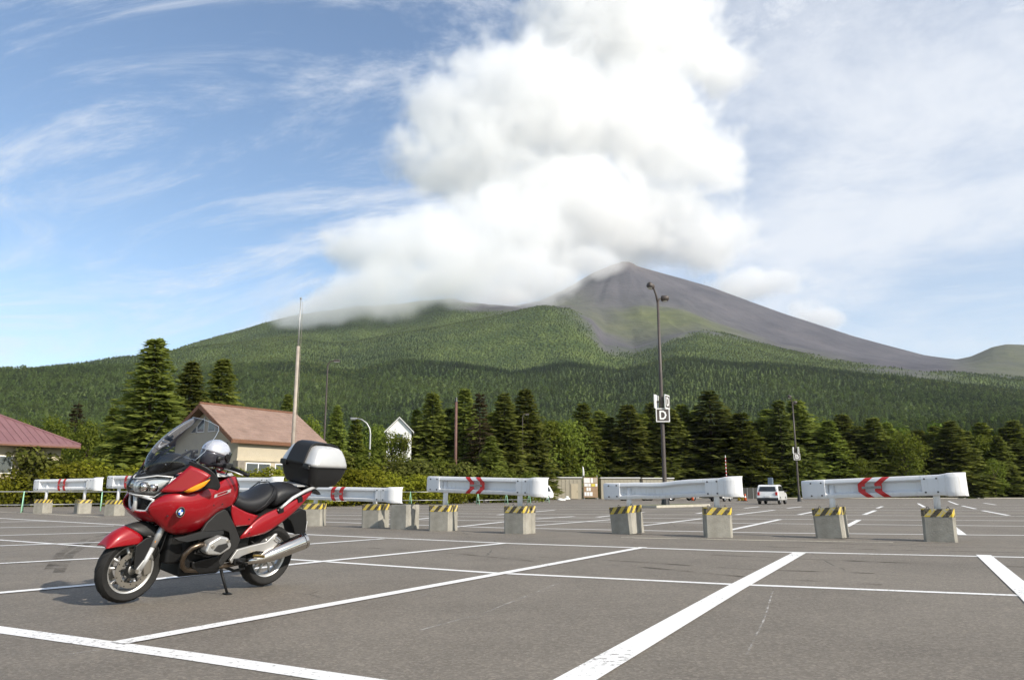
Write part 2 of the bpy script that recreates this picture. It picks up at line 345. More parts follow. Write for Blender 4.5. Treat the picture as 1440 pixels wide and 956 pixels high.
# ------------------------------------------------------------------ trees
def rnd(a, b): return random.uniform(a, b)
def fir_crown(h=15, base=0.08, spread=0.2, whorl=0.42, droop=0.25, dens=1.0, seed=0, tip=0.9):
    rs = random.Random(seed); V = []; F = []
    z = h*base
    def quad(c, d, n, ln, wd):
        d = d.normalized(); s = d.cross(n)
        if s.length < 1e-4: s = Vector((1, 0, 0))
        s.normalize(); b = len(V)
        V.extend([c-s*wd*0.35, c+d*ln*0.5-s*wd*0.5+n*0.02, c+d*ln, c+d*ln*0.5+s*wd*0.5]); F.append((b, b+1, b+2, b+3))
    while z < h*0.985:
        t = (z-h*base)/(h*(1-base)); rad = h*spread*((1-t)**0.85)*(0.6+0.4*min(1, t*6+0.35))+0.12
        nb = max(5, int((9-3*t)*dens)); a0 = rs.uniform(0, 6.28)
        for k in range(nb):
            a = a0+6.283*k/nb+rs.uniform(-0.3, 0.3); ln = rad*rs.uniform(0.62, 1.18)
            d = Vector((math.cos(a), math.sin(a), 0)); zz = z+rs.uniform(-0.3, 0.3)*whorl
            lift = 0.55*t-0.10
            steps = max(3, int(ln/0.30))
            for i in range(steps):
                q = (i+0.6)/steps
                p = d*(ln*q)+Vector((0, 0, zz+ln*(lift*q - droop*q*q + 0.16*max(0, q-0.6))))
                wd = (0.62*ln*(1-q)**0.8*(0.5+q)+0.34)
                for s in (-1, 1):
                    sd_ = Vector((-d.y, d.x, 0))*s
                    dr = (d*rs.uniform(0.45, 0.9)+sd_*rs.uniform(0.5, 1.0)+Vector((0, 0, rs.uniform(-0.32, 0.18))))
                    nn = (d*rs.uniform(.1, 1.0)+sd_*rs.uniform(-.2, .5)+Vector((rs.uniform(-.3, .3), rs.uniform(-.3, .3), rs.uniform(.35, 1)))).normalized()
                    quad(p, dr, nn, wd*rs.uniform(0.7, 1.1)+0.08, rs.uniform(0.24, 0.44))
            quad(d*ln*0.86+Vector((0, 0, zz+ln*(lift-droop)*0.9)), d+Vector((0, 0, 0.15)), Vector((0, 0, 1)), 0.55, 0.3)
        z += whorl*(1.15-0.55*t)*rs.uniform(0.8, 1.2)
    for k in range(10):
        a = rs.uniform(0, 6.28); quad(Vector((0, 0, h-0.2-0.09*k)), Vector((math.cos(a)*0.6, math.sin(a)*0.6, 1)), Vector((math.sin(a), -math.cos(a), 0.2)), 0.45, 0.12)
    return V, F
def broad_crown(h=12, w=4.5, base=0.22, n=2600, lobes=11, leaf=0.42, seed=0):
    rs = random.Random(seed); V = []; F = []
    bl = []
    for i in range(lobes):
        t = rs.random(); a = rs.uniform(0, 6.28); rr = w*(0.25+0.75*math.sin(math.pi*min(1, 0.18+t*0.82)))*rs.uniform(0.2, 0.72)
        bl.append((Vector((math.cos(a)*rr, math.sin(a)*rr, h*(base+(0.86-base)*t))), w*rs.uniform(0.26, 0.46)))
    bl.append((Vector((0, 0, h*0.86)), w*0.3))
    for i in range(n):
        c, r = rs.choice(bl)
        d = Vector((rs.gauss(0, 1), rs.gauss(0, 1), rs.gauss(0, 1)*0.8)).normalized()
        p = c+d*r*(rs.random()**0.28)*rs.uniform(0.85, 1.12)
        nn = (d+Vector((rs.uniform(-.7, .7), rs.uniform(-.7, .7), rs.uniform(-.2, .9)))).normalized()
        s = nn.cross(Vector((rs.uniform(-1, 1), rs.uniform(-1, 1), 0.3))).normalized(); u = nn.cross(s); l = leaf*rs.uniform(0.6, 1.3); b = len(V)
        V.extend([p-s*l*0.5, p-u*l*0.32, p+s*l*0.5, p+u*l*0.32]); F.append((b, b+1, b+2, b+3))
    return V, F, bl
def raw_mesh(name, V, F, m):
    me = bpy.data.meshes.new(name); me.from_pydata([tuple(v) for v in V], [], F); me.materials.append(m); me.update(); return me
def trunk_mesh(name, h, r, limbs=None, lean=0.0):
    b = MB(); k = 6
    path = [(math.sin(i*1.3)*0.05*h*0.1+lean*i/k, math.cos(i*1.7)*0.05*h*0.1, h*i/k-0.15) for i in range(k+1)]
    b.tube(path, [r*(1.25 if i == 0 else 1)*(1-0.86*i/k) for i in range(k+1)], 8)
    for (c, rr) in (limbs or []):
        s = Vector((0, 0, max(0.25*h, c.z*0.62))); mid = (s+c)*0.5+Vector((0, 0, -0.3))
        b.tube([s, mid, c], [r*0.42, r*0.28, r*0.08], 5, False)
    return b.mesh(name, M['bark'], True)
# ------------------------------------------------------------------ the forest mass on the slopes
def sample_grid(A, X, Y):
    a = np.arctan2(X, Y); r = np.hypot(X, Y)
    fi = np.clip((a-AZ[0])/(AZ[1]-AZ[0]), 0, len(AZ)-1.001); i = fi.astype(int); fi = fi-i
    j = np.clip(np.searchsorted(RR, r)-1, 0, len(RR)-2); fj = np.clip((r-RR[j])/(RR[j+1]-RR[j]), 0, 1)
    return (A[i, j]*(1-fi)+A[i+1, j]*fi)*(1-fj)+(A[i, j+1]*(1-fi)+A[i+1, j+1]*fi)*fj
def scatter(name, protos, pts, scl, idx, label):
    src = bpy.data.collections.new(name+'_kinds')
    for i, me in enumerate(protos):
        o = bpy.data.objects.new('%s_kind_%02d' % (name, i), me); src.objects.link(o)
    me = bpy.data.meshes.new(name); me.from_pydata(pts.tolist(), [], [])
    a = me.attributes.new('scl', 'FLOAT', 'POINT'); a.data.foreach_set('value', scl.astype(np.float32))
    a = me.attributes.new('pick', 'INT', 'POINT'); a.data.foreach_set('value', idx.astype(np.int32))
    o = bpy.data.objects.new(name, me); COL.objects.link(o)
    g = bpy.data.node_groups.new(name+'_scatter', 'GeometryNodeTree')
    g.interface.new_socket('Geometry', in_out='INPUT', socket_type='NodeSocketGeometry'); g.interface.new_socket('Geometry', in_out='OUTPUT', socket_type='NodeSocketGeometry')
    gi = g.nodes.new('NodeGroupInput'); go = g.nodes.new('NodeGroupOutput')
    ci = g.nodes.new('GeometryNodeCollectionInfo'); ci.inputs['Collection'].default_value = src; ci.inputs['Separate Children'].default_value = True; ci.inputs['Reset Children'].default_value = True
    ip = g.nodes.new('GeometryNodeInstanceOnPoints'); ip.inputs['Pick Instance'].default_value = True
    def attr(n, t):
        x = g.nodes.new('GeometryNodeInputNamedAttribute'); x.data_type = t; x.inputs['Name'].default_value = n; return x.outputs['Attribute']
    rv = g.nodes.new('FunctionNodeRandomValue'); rv.data_type = 'FLOAT_VECTOR'
    rv.inputs['Min'].default_value = (-0.05, -0.05, 0); rv.inputs['Max'].default_value = (0.05, 0.05, 6.283)
    er = g.nodes.new('FunctionNodeEulerToRotation'); g.links.new(rv.outputs[0], er.inputs[0])
    g.links.new(gi.outputs[0], ip.inputs['Points']); g.links.new(ci.outputs[0], ip.inputs['Instance'])
    g.links.new(attr('pick', 'INT'), ip.inputs['Instance Index']); g.links.new(er.outputs[0], ip.inputs['Rotation'])
    g.links.new(attr('scl', 'FLOAT'), ip.inputs['Scale']); g.links.new(ip.outputs[0], go.inputs[0])
    md = o.modifiers.new('scatter', 'NODES'); md.node_group = g
    return tag(o, label, 'forest', kind='stuff')
def join_mesh(name, parts):
    V = []; F = []; mi = []; mats = []
    for (v, f, m) in parts:
        if m not in mats: mats.append(m)
        b = len(V); V += [tuple(x) for x in v]; F += [tuple(i+b for i in q) for q in f]; mi += [mats.index(m)]*len(f)
    me = bpy.data.meshes.new(name); me.from_pydata(V, [], F)
    for m in mats: me.materials.append(m)
    me.polygons.foreach_set('material_index', mi); me.update(); return me
def trunk_geo(h, r):
    b = MB(); b.tube([(0, 0, -2.5), (0.05, 0, h*0.5), (0, 0, h*0.95)], [r*1.2, r*0.7, r*0.1], 5); return b.v, b.f, M['bark']
def make_forest():
    rs = np.random.RandomState(5)
    fir = []
    for k in range(3):
        v, f = fir_crown(11+k, 0.10, 0.21+0.03*k, 0.75, 0.3, 0.8, 50+k); fir.append(join_mesh('slope_fir_%d' % k, [(v, f, M['slopefir']), trunk_geo(12, 0.16)]))
    bro = []
    for k in range(4):
        v, f, _ = broad_crown(10+k, 4.2+0.4*k, 0.2, 620, 10, 0.95, 70+k); bro.append(join_mesh('slope_broadleaf_%d' % k, [(v, f, M['canopy']), trunk_geo(9, 0.17)]))
    scr = []
    for k in range(3):
        v, f, _ = broad_crown(7+k, 4.4+0.4*k, 0.15, 480, 9, 1.0, 90+k); scr.append(join_mesh('slope_scrub_%d' % k, [(v, f, M['scrub']), trunk_geo(6, 0.12)]))
    P, Sx, I = [], [], []
    for (r0, r1, sp, sc) in ((172, 480, 6.2, 1.0), (480, 1100, 7.4, 1.0), (1100, 2000, 8.0, 0.82), (2000, 3400, 8.6, 0.60)):
        xs = np.arange(-r1*0.82, r1*0.82, sp); ys = np.arange(r0*0.57, r1, sp)
        X, Y = np.meshgrid(xs, ys); X = X+rs.uniform(-.45, .45, X.shape)*sp; Y = Y+rs.uniform(-.45, .45, Y.shape)*sp
        X = X.ravel(); Y = Y.ravel(); r = np.hypot(X, Y); a = np.arctan2(X, Y)
        k = (r >= r0) & (r < r1) & (np.abs(a) < R(54 if r1 < 2500 else 44)); X, Y = X[k], Y[k]
        f = sample_grid(FOREST, X, Y); k = f > 0.25+0.5*rs.rand(len(X)); X, Y = X[k], Y[k]
        zone = fbm(X/160, Y/160, 9, 4)+fbm(X/900, Y/900, 19, 3)*1.6
        conif = zone+rs.uniform(-.2, .2, len(X)) > 0.10
        P.append(np.stack([X, Y, sample_grid(TZ, X, Y)-0.3], 1))
        up = np.clip((np.hypot(X, Y)-1750+fbm(X/380, Y/380, 77, 4)*2200)/800, 0, 1)*0.85 > rs.rand(len(X))
        I.append(np.where(up, 7+rs.randint(0, 3, len(X)), np.where(conif, rs.randint(0, 3, len(X)), 3+rs.randint(0, 4, len(X)))))
        Sx.append(sc*rs.uniform(0.5, 1.15, len(X))*np.where(rs.rand(len(X)) < 0.06, 1.25, 1.0))
    P = np.concatenate(P); Sx = np.concatenate(Sx); I = np.concatenate(I)
    print('forest trees', len(P))
    scatter('forest', fir+bro+scr, P, Sx, I, 'dark green mixed forest covering the plain and lower mountain slopes')
make_forest()

# ------------------------------------------------------------------ cumulus over the summit
def make_cloud():
    blobs = []
    def B(px, py, Y, rx, ry, rz): p = at(px, py, Y); blobs.append((p, (rx, ry, rz)))
    # bank lying against the left shoulder
    B(440, 434, 2980, 270, 230, 85); B(530, 418, 2980, 420, 300, 140); B(610, 415, 3000, 330, 260, 100); B(640, 385, 3100, 430, 320, 190); B(510, 350, 3200, 330, 270, 130); B(600, 335, 3350, 400, 320, 190)
    B(740, 385, 3450, 380, 320, 170); B(700, 320, 3700, 520, 400, 300); B(820, 372, 3950, 280, 260, 100); B(690, 415, 3250, 300, 240, 70)
    # tall column behind and above the summit
    B(790, 290, 4300, 760, 500, 500); B(900, 310, 4900, 680, 420, 400); B(1000, 345, 5000, 480, 330, 260); B(660, 220, 4150, 560, 420, 380)
    B(750, 150, 4250, 800, 540, 560); B(880, 160, 4500, 680, 470, 560); B(630, 150, 4200, 430, 360, 300)
    B(850, 30, 4400, 660, 520, 540); B(930, 40, 4500, 560, 450, 450); B(920, -90, 4500, 640, 500, 400)
    B(1060, 405, 5200, 420, 300, 150); B(1140, 440, 5300, 320, 240, 95); B(970, 220, 4800, 460, 340, 420); B(1010, 90, 4800, 330, 300, 260)
    lo = Vector([min(b[0][i]-b[1][i]*1.25 for b in blobs) for i in range(3)]); hi = Vector([max(b[0][i]+b[1][i]*1.25 for b in blobs) for i in range(3)])
    lo.z = max(lo.z, 560)
    me = bpy.data.meshes.new('cloud'); o = bpy.data.objects.new('cloud', me); COL.objects.link(o)
    g = bpy.data.node_groups.new('cloud_density', 'GeometryNodeTree')
    g.interface.new_socket('Geometry', in_out='INPUT', socket_type='NodeSocketGeometry'); g.interface.new_socket('Geometry', in_out='OUTPUT', socket_type='NodeSocketGeometry')
    go = g.nodes.new('NodeGroupOutput'); vc = g.nodes.new('GeometryNodeVolumeCube')
    vc.inputs['Min'].default_value = lo; vc.inputs['Max'].default_value = hi
    vox = 15.0
    for i, k in enumerate('XYZ'): vc.inputs['Resolution '+k].default_value = int((hi[i]-lo[i])/vox)
    print('cloud grid', [int((hi[i]-lo[i])/vox) for i in range(3)], lo, hi)
    pos = g.nodes.new('GeometryNodeInputPosition').outputs[0]
    def vm(op, a, b):
        n = g.nodes.new('ShaderNodeVectorMath'); n.operation = op
        for i, x in enumerate((a, b)):
            if x is None: continue
            if isinstance(x, (tuple, Vector)): n.inputs[i].default_value = x
            else: g.links.new(x, n.inputs[i])
        return n.outputs['Value'] if op == 'LENGTH' else n.outputs[0]
    def noise(scale, det, rough, v):
        n = g.nodes.new('ShaderNodeTexNoise'); n.inputs['Scale'].default_value = scale; n.inputs['Detail'].default_value = det; n.inputs['Roughness'].default_value = rough
        g.links.new(v, n.inputs['Vector']); return n
    wn = noise(1/700, 3, 0.5, pos)
    wp = vm('ADD', pos, vm('MULTIPLY', vm('SUBTRACT', wn.outputs['Color'], (0.5, 0.5, 0.5)), (330, 330, 280)))
    acc = None
    for c, r in blobs:
        ln = vm('LENGTH', vm('DIVIDE', vm('SUBTRACT', wp, c), tuple(r)), None)
        d = math_(g, 'SUBTRACT', 1.0, ln)
        acc = d if acc is None else math_(g, 'SMOOTH_MAX', acc, d, 0.22)
    nz = noise(1/330, 8, 0.68, pos).outputs[0]
    vo = g.nodes.new('ShaderNodeTexVoronoi'); vo.inputs['Scale'].default_value = 1/190; vo.inputs['Detail'].default_value = 2.0; vo.inputs['Roughness'].default_value = 0.55; g.links.new(wp, vo.inputs['Vector'])
    e = math_(g, 'ADD', acc, math_(g, 'MULTIPLY', math_(g, 'SUBTRACT', nz, 0.53), 1.15))
    e = math_(g, 'ADD', e, math_(g, 'MULTIPLY', math_(g, 'SUBTRACT', 0.45, vo.outputs['Distance']), 0.34))
    nf = noise(1/85, 5, 0.65, pos).outputs[0]
    e = math_(g, 'ADD', e, math_(g, 'MULTIPLY', math_(g, 'SUBTRACT', nf, 0.5), 0.38))
    dens = math_(g, 'MULTIPLY', sstep(g, e, -0.04, 0.36), 1.0)
    g.links.new(dens, vc.inputs['Density'])
    sm = g.nodes.new('GeometryNodeSetMaterial')
    m = bpy.data.materials.new('cloud_vapour'); m.use_nodes = True; t = m.node_tree; t.nodes.clear()
    out = N(t, 'ShaderNodeOutputMaterial'); pv = N(t, 'ShaderNodeVolumePrincipled')
    pv.inputs['Color'].default_value = (0.995, 0.995, 0.995, 1); pv.inputs['Density'].default_value = CLOUD_DENS; pv.inputs['Anisotropy'].default_value = 0.15
    L(t, pv.outputs[0], out.inputs['Volume'])
    sm.inputs['Material'].default_value = m; me.materials.append(m)
    g.links.new(vc.outputs[0], sm.inputs[0]); g.links.new(sm.outputs[0], go.inputs[0])
    md = o.modifiers.new('density', 'NODES'); md.node_group = g
    tag(o, 'huge white cumulus cloud piled above the volcano summit', 'cloud', kind='stuff')
CLOUD_DENS = 0.0070
make_cloud()
# ------------------------------------------------------------------ ground, parking lot, verge
M['dirt'] = mat('dry_earth', (0.16, 0.14, 0.10), 0.95, col2=(0.10, 0.12, 0.05), scale=0.15, bump=0.4, bscale=6)
def asphalt_mat():
    m = bpy.data.materials.new('asphalt'); m.use_nodes = True; t = m.node_tree; b = t.nodes['Principled BSDF']
    tc = N(t, 'ShaderNodeTexCoord')
    def nz(sc, d, r=0.6, dist=0.0):
        n = N(t, 'ShaderNodeTexNoise', ins={'Scale': sc, 'Detail': d, 'Roughness': r, 'Distortion': dist}); L(t, tc.outputs['Object'], n.inputs['Vector']); return n.outputs['Fac']
    grain = math_(t, 'ADD', math_(t, 'MULTIPLY', nz(160, 2, 0.8), 0.5), math_(t, 'MULTIPLY', nz(17, 5, 0.8), 0.5)); patch = nz(0.35, 5, 0.55, 0.6); stain = nz(1.7, 4, 0.6)
    f = math_(t, 'ADD', math_(t, 'MULTIPLY', grain, 0.60), math_(t, 'ADD', math_(t, 'MULTIPLY', patch, 0.30), math_(t, 'MULTIPLY', stain, 0.16)))
    st = N(t, 'ShaderNodeTexVoronoi', ins={'Scale': 62.0}); L(t, tc.outputs['Object'], st.inputs['Vector']); sc_ = N(t, 'ShaderNodeSeparateColor'); L(t, st.outputs['Color'], sc_.inputs[0])
    f = math_(t, 'ADD', math_(t, 'MULTIPLY', f, 0.86), math_(t, 'MULTIPLY', math_(t, 'POWER', sc_.outputs[0], 2.2), 0.22))
    r = N(t, 'ShaderNodeValToRGB'); e = r.color_ramp.elements; e[0].position = 0.30; e[1].position = 0.72
    e[0].color = (0.080, 0.070, 0.058, 1); e[1].color = (0.242, 0.213, 0.175, 1)
    L(t, f, r.inputs[0])
    # scattered dark oil spots
    vo = N(t, 'ShaderNodeTexVoronoi', ins={'Scale': 0.55, 'Randomness': 1.0}); L(t, tc.outputs['Object'], vo.inputs['Vector'])
    spot = sstep(t, math_(t, 'ADD', vo.outputs['Distance'], math_(t, 'MULTIPLY', nz(7, 3), 0.12)), 0.15, 0.06)
    vc = N(t, 'ShaderNodeTexVoronoi', feature='DISTANCE_TO_EDGE', ins={'Scale': 0.21}); mv = N(t, 'ShaderNodeMix', data_type='RGBA'); mv.inputs['Factor'].default_value = 0.16
    nd = N(t, 'ShaderNodeTexNoise', ins={'Scale': 1.3, 'Detail': 6.0}); L(t, tc.outputs['Object'], nd.inputs['Vector']); L(t, tc.outputs['Object'], mv.inputs['A']); L(t, nd.outputs['Color'], mv.inputs['B']); L(t, mv.outputs['Result'], vc.inputs['Vector'])
    crack = math_(t, 'MULTIPLY', sstep(t, vc.outputs['Distance'], 0.0032, 0.0012), sstep(t, nz(0.5, 3), 0.50, 0.58))
    mx = N(t, 'ShaderNodeMix', data_type='RGBA'); L(t, math_(t, 'MAXIMUM', math_(t, 'MULTIPLY', spot, 0.35), math_(t, 'MULTIPLY', crack, 0.55)), mx.inputs['Factor']); L(t, r.outputs[0], mx.inputs['A']); mx.inputs['B'].default_value = (0.035, 0.032, 0.030, 1)
    L(t, mx.outputs['Result'], b.inputs['Base Color']); b.inputs['Roughness'].default_value = 0.82; b.inputs['Specular IOR Level'].default_value = 0.35
    bp = N(t, 'ShaderNodeBump', ins={'Strength': 0.5, 'Distance': 0.006}); L(t, nz(150, 3, 0.7), bp.inputs['Height']); L(t, bp.outputs[0], b.inputs['Normal'])
    return m
M['asphalt'] = asphalt_mat()
def paint_mat(name, col, worn):
    m = bpy.data.materials.new(name); m.use_nodes = True; t = m.node_tree; b = t.nodes['Principled BSDF']; tc = N(t, 'ShaderNodeTexCoord')
    n = N(t, 'ShaderNodeTexNoise', ins={'Scale': 26.0, 'Detail': 6.0, 'Roughness': 0.7}); L(t, tc.outputs['Object'], n.inputs['Vector'])
    n2 = N(t, 'ShaderNodeTexNoise', ins={'Scale': 0.6, 'Detail': 3.0}); L(t, tc.outputs['Object'], n2.inputs['Vector'])
    f = sstep(t, math_(t, 'ADD', math_(t, 'MULTIPLY', n.outputs['Fac'], 0.6), math_(t, 'MULTIPLY', n2.outputs['Fac'], 0.4)), worn, worn-0.09)
    mx = N(t, 'ShaderNodeMix', data_type='RGBA'); L(t, f, mx.inputs['Factor']); mx.inputs['A'].default_value = (0.20, 0.185, 0.165, 1); mx.inputs['B'].default_value = (*col, 1)
    L(t, mx.outputs['Result'], b.inputs['Base Color']); b.inputs['Roughness'].default_value = 0.6
    return m
M['paint'] = paint_mat('white_line_paint', (0.76, 0.75, 0.73), 0.635)
M['oldpaint'] = paint_mat('worn_cream_paint', (0.62, 0.57, 0.44), 0.56)
def make_ground():
    b = MB(); n = 64; rings = []
    for r, z in ((0.5, -0.012), (60, -0.012), (150, -0.012), (157, -0.02), (175, -1.6), (3000, -2), (16000, -2)):
        rings.append([(r*math.cos(2*math.pi*i/n), r*math.sin(2*math.pi*i/n), z) for i in range(n)])
    b.rings(rings); g = b.build('ground', M['dirt']); tag(g, 'dry earth around the lot and under the trees', kind='structure')
    b = MB(); b.add([(-95, -25, 0), (150, -25, 0), (150, 124, 0), (-10, 124, 0), (-10, 71, 0), (-95, 50, 0)], [(0, 1, 2, 3, 4, 5)])
    lot = b.build('parking_lot', M['asphalt']); tag(lot, 'large grey asphalt parking lot with white bay lines', kind='structure')
    return lot
LOT = make_ground()
def line(pts, wd=0.15, m='paint', name='painted_line', z=0.004):
    P = [Vector((p[0], p[1], 0)) for p in pts]; rows = []
    for i, p in enumerate(P):
        t = (P[min(i+1, len(P)-1)]-P[max(i-1, 0)]).normalized(); s = Vector((-t.y, t.x, 0))*wd/2
        rows.append([(p.x+s.x, p.y+s.y, z), (p.x-s.x, p.y-s.y, z)])
    b = MB(); b.grid(rows); return b.build(name, M[m], LOT)
def pl(pts, wd=0.15, m='paint', z=0.004, name='painted_line'): return line([gnd(*p) for p in pts], wd, m, name, z)
ZL = 0.004
pl([(-160, 862.5), (0, 885.5), (270, 923), (560, 966)], 0.17)
pl([(165, 905), (720, 803.8), (905, 769.5)], 0.145, z=0.008)
pl([(790, 968), (1028, 830), (1124, 777.5)], 0.20, z=0.008)
pl([(-200, 742), (0, 759), (145, 769.5), (465, 790), (695, 805.5), (1030, 821.5), (1440, 837.5), (1700, 849)], 0.125)
pl([(-150, 718), (0, 728.5), (172, 738), (435, 751.5), (720, 764), (1030, 774.5), (1440, 783.5), (1700, 788)], 0.15)
pl([(-100, 842), (0, 834), (220, 814.5), (410, 794), (714, 763.5)], 0.15, z=0.008)
pl([(-60, 796), (0, 792.5), (145, 784.8), (435, 765), (540, 757.5)], 0.15, z=0.008)
pl([(0, 767.5), (145, 762.5), (300, 755), (400, 749.5)], 0.15, z=0.008)
pl([(0, 753), (155, 748.5), (290, 743.5)], 0.16, z=0.008)
pl([(0, 742), (160, 739.3)], 0.17, z=0.008)
pl([(0, 734), (70, 732.5)], 0.17, z=0.008)
pl([(0, 719.5), (140, 726.5)], 0.16, 'oldpaint')
pl([(1383, 780.5), (1450, 839), (1520, 905)], 0.20, z=0.008)
pl([(440, 733), (700, 741.8), (1080, 749), (1440, 752.6), (1700, 754)], 0.16)
pl([(873, 755.6), (1060, 759.2), (1256, 762.6)], 0.13, 'oldpaint')
for y0, y1, y2, m in ((728.6, 732.6, 739.6, 'paint'), (723.6, 727.4, 732.0, 'paint'), (720.5, 722.6, 725.6, 'paint'), (717.8, 719.0, 721.2, 'oldpaint'), (713.6, 715.8, 717.6, 'paint'), (710.3, 712.2, 713.6, 'paint'), (706.8, 708.3, 709.8, 'paint')):
    pl([(430, y0), (760, y1), (1440, y2), (1700, y2+1)], 0.17, m)
for a, b_ in (((1026, 745.4), (1097, 730.3)), ((905, 739), (988, 729)), ((753, 738.9), (860, 730.4)), ((753, 729.6), (807, 726)), ((1035, 723.6), (1089, 717)), ((1123, 723.6), (1143, 719.6)),
              ((1107, 714.5), (1127, 712.2)), ((1047, 714.5), (1067, 712.2)), ((1190, 740.5), (1208, 731)), ((1215, 723.6), (1231, 717.6)), ((1233.5, 714.4), (1241, 711.8)), ((1340, 741), (1354, 752.4)),
              ((1382, 717.8), (1418, 724.6)), ((1353, 711), (1372, 715.4)), ((1334, 704.4), (1347, 709.4)), ((1383, 707), (1400, 709.6)), ((1291, 707.6), (1300, 712.8)), ((640, 741), (735, 731)), ((560, 733), (640, 724)), ((840, 727), (905, 720)),
              ((700, 724), (780, 717)), ((980, 722), (1020, 716))):
    pl([a, b_], 0.17 if a[1] > 730 else 0.2, z=0.008)
# thin scratches of old paint and dark tyre marks
def tyre_mat(nm='tyre_rubber_mark', c=(0.035, 0.033, 0.031), k=0.45, lo=0.35, sc=2.2):
    m = bpy.data.materials.new(nm); m.use_nodes = True; t = m.node_tree; t.nodes.clear()
    out = N(t, 'ShaderNodeOutputMaterial'); d = N(t, 'ShaderNodeBsdfDiffuse'); d.inputs[0].default_value = (*c, 1); tr = N(t, 'ShaderNodeBsdfTransparent'); mx = N(t, 'ShaderNodeMixShader'); tc = N(t, 'ShaderNodeTexCoord')
    n = N(t, 'ShaderNodeTexNoise', ins={'Scale': sc, 'Detail': 5.0}); L(t, tc.outputs['Object'], n.inputs['Vector'])
    L(t, math_(t, 'MULTIPLY', sstep(t, n.outputs['Fac'], lo, lo+0.4), k), mx.inputs[0]); L(t, tr.outputs[0], mx.inputs[1]); L(t, d.outputs[0], mx.inputs[2]); L(t, mx.outputs[0], out.inputs[0]); return m
M['tyremark'] = tyre_mat()
M['chalk'] = tyre_mat('faint_chalk', (0.55, 0.53, 0.50), 0.8, 0.38, 6.0)
for pts in ([(70, 800), (85, 778), (120, 758), (170, 747)], [(82, 805), (98, 780), (130, 760), (185, 748)], [(760, 783), (900, 790), (1040, 800), (1230, 806)], [(1000, 780), (1180, 788), (1440, 797)], [(900, 797), (1060, 812), (1240, 822)],
            [(520, 770), (640, 778), (760, 790)], [(1060, 768), (1250, 773), (1440, 777)], [(1180, 712), (1150, 719), (1090, 720)], [(1130, 762), (1240, 767), (1440, 771)]):
    pl(pts, 0.13, 'tyremark', 0.0025, 'tyre_mark')
for pts in ([(590, 886), (680, 862), (790, 818)], [(720, 811), (800, 802), (880, 794)], [(1050, 920), (1075, 870), (1090, 820)], [(75, 923), (150, 912)], [(590, 840), (610, 830)]):
    pl(pts, 0.016, 'chalk', 0.0025, 'paint_scratch')
M['grass'] = mat('rough_grass', (0.075, 0.095, 0.022), 0.95, col2=(0.16, 0.165, 0.05), scale=0.8, bump=0.8, bscale=9)
M['concrete'] = mat('concrete', (0.23, 0.215, 0.18), 0.9, col2=(0.36, 0.34, 0.29), scale=3.2, bump=0.35, bscale=30)
M['kerb'] = mat('pale_kerb_concrete', (0.34, 0.31, 0.25), 0.9, col2=(0.47, 0.44, 0.37), scale=2.5)
def verge():
    A = [Vector((-95, 50, 0)), Vector((-10, 71, 0)), Vector((-10, 124, 0)), Vector((150, 124, 0))]
    b = MB(); b.add([(-95, 50.2, 0.11), (-10.2, 71.2, 0.11), (-10.2, 124, 0.11), (-10.2, 154, 0.05), (-95, 125, 0.05), (-120, 70, 0.05)], [(0, 1, 2, 3, 4, 5)])
    tag(b.build('verge', M['grass']), 'rough grass verge behind the kerb on the left', kind='structure')
    b = MB(); b.add([(-10.2, 124.4, 0.10), (150, 124.4, 0.10), (150, 140, 0.06), (-10.2, 154, 0.06)], [(0, 1, 2, 3)])
    tag(b.build('verge', M['grass']), 'grass strip along the far edge of the lot', kind='structure')
    for (p, q) in ((A[0], A[1]), (A[2], A[3])):
        d = q-p; n = max(1, int(d.length/3.2)); u = d.normalized(); s = Vector((-u.y, u.x, 0)); kerb = empty('kerb', p); tag(kerb, 'kerb of the parking lot', kind='structure')
        for i in range(n):
            a = u*(d.length*i/n); c = u*(d.length*(i+1)/n-0.012)
            b = MB(); vs = [a, c, c+s*0.18, a+s*0.18]; b.add([(v.x, v.y, -0.02) for v in vs]+[(v.x, v.y, 0.13) for v in vs], [(0, 3, 2, 1), (4, 5, 6, 7), (0, 1, 5, 4), (1, 2, 6, 5), (2, 3, 7, 6), (3, 0, 4, 7)])
            b.build('kerb_stone', M['kerb'], kerb)
verge()

# ------------------------------------------------------------------ crash barriers
def rail_mat():
    m = mat('white_rail_enamel', (0.74, 0.74, 0.745), 0.42); t = m.node_tree; b = t.nodes['Principled BSDF']; tc = N(t, 'ShaderNodeTexCoord')
    mp = N(t, 'ShaderNodeMapping'); mp.inputs['Scale'].default_value = (9, 9, 0.9); L(t, tc.outputs['Object'], mp.inputs[0])
    n = N(t, 'ShaderNodeTexNoise', ins={'Scale': 1.6, 'Detail': 7.0, 'Roughness': 0.7}); L(t, mp.outputs[0], n.inputs['Vector'])
    n2 = N(t, 'ShaderNodeTexNoise', ins={'Scale': 1.1, 'Detail': 3.0}); L(t, tc.outputs['Object'], n2.inputs['Vector'])
    f = math_(t, 'MULTIPLY', sstep(t, n.outputs['Fac'], 0.48, 0.75), sstep(t, n2.outputs['Fac'], 0.40, 0.65))
    x = N(t, 'ShaderNodeMix', data_type='RGBA'); L(t, math_(t, 'MULTIPLY', f, 0.6), x.inputs['Factor']); x.inputs['A'].default_value = (0.74, 0.74, 0.745, 1); x.inputs['B'].default_value = (0.40, 0.36, 0.29, 1)
    L(t, x.outputs['Result'], b.inputs['Base Color']); return m
M['rail'] = rail_mat()
M['red'] = mat('red_reflective_sheet', (0.48, 0.015, 0.015), 0.4, var=0.12, scale=18)
M['greytape'] = mat('dirty_grey_tape', (0.26, 0.25, 0.23), 0.6, var=0.35, scale=30)
M['dark'] = mat('dark_steel', (0.035, 0.035, 0.037), 0.45, metal=0.4)
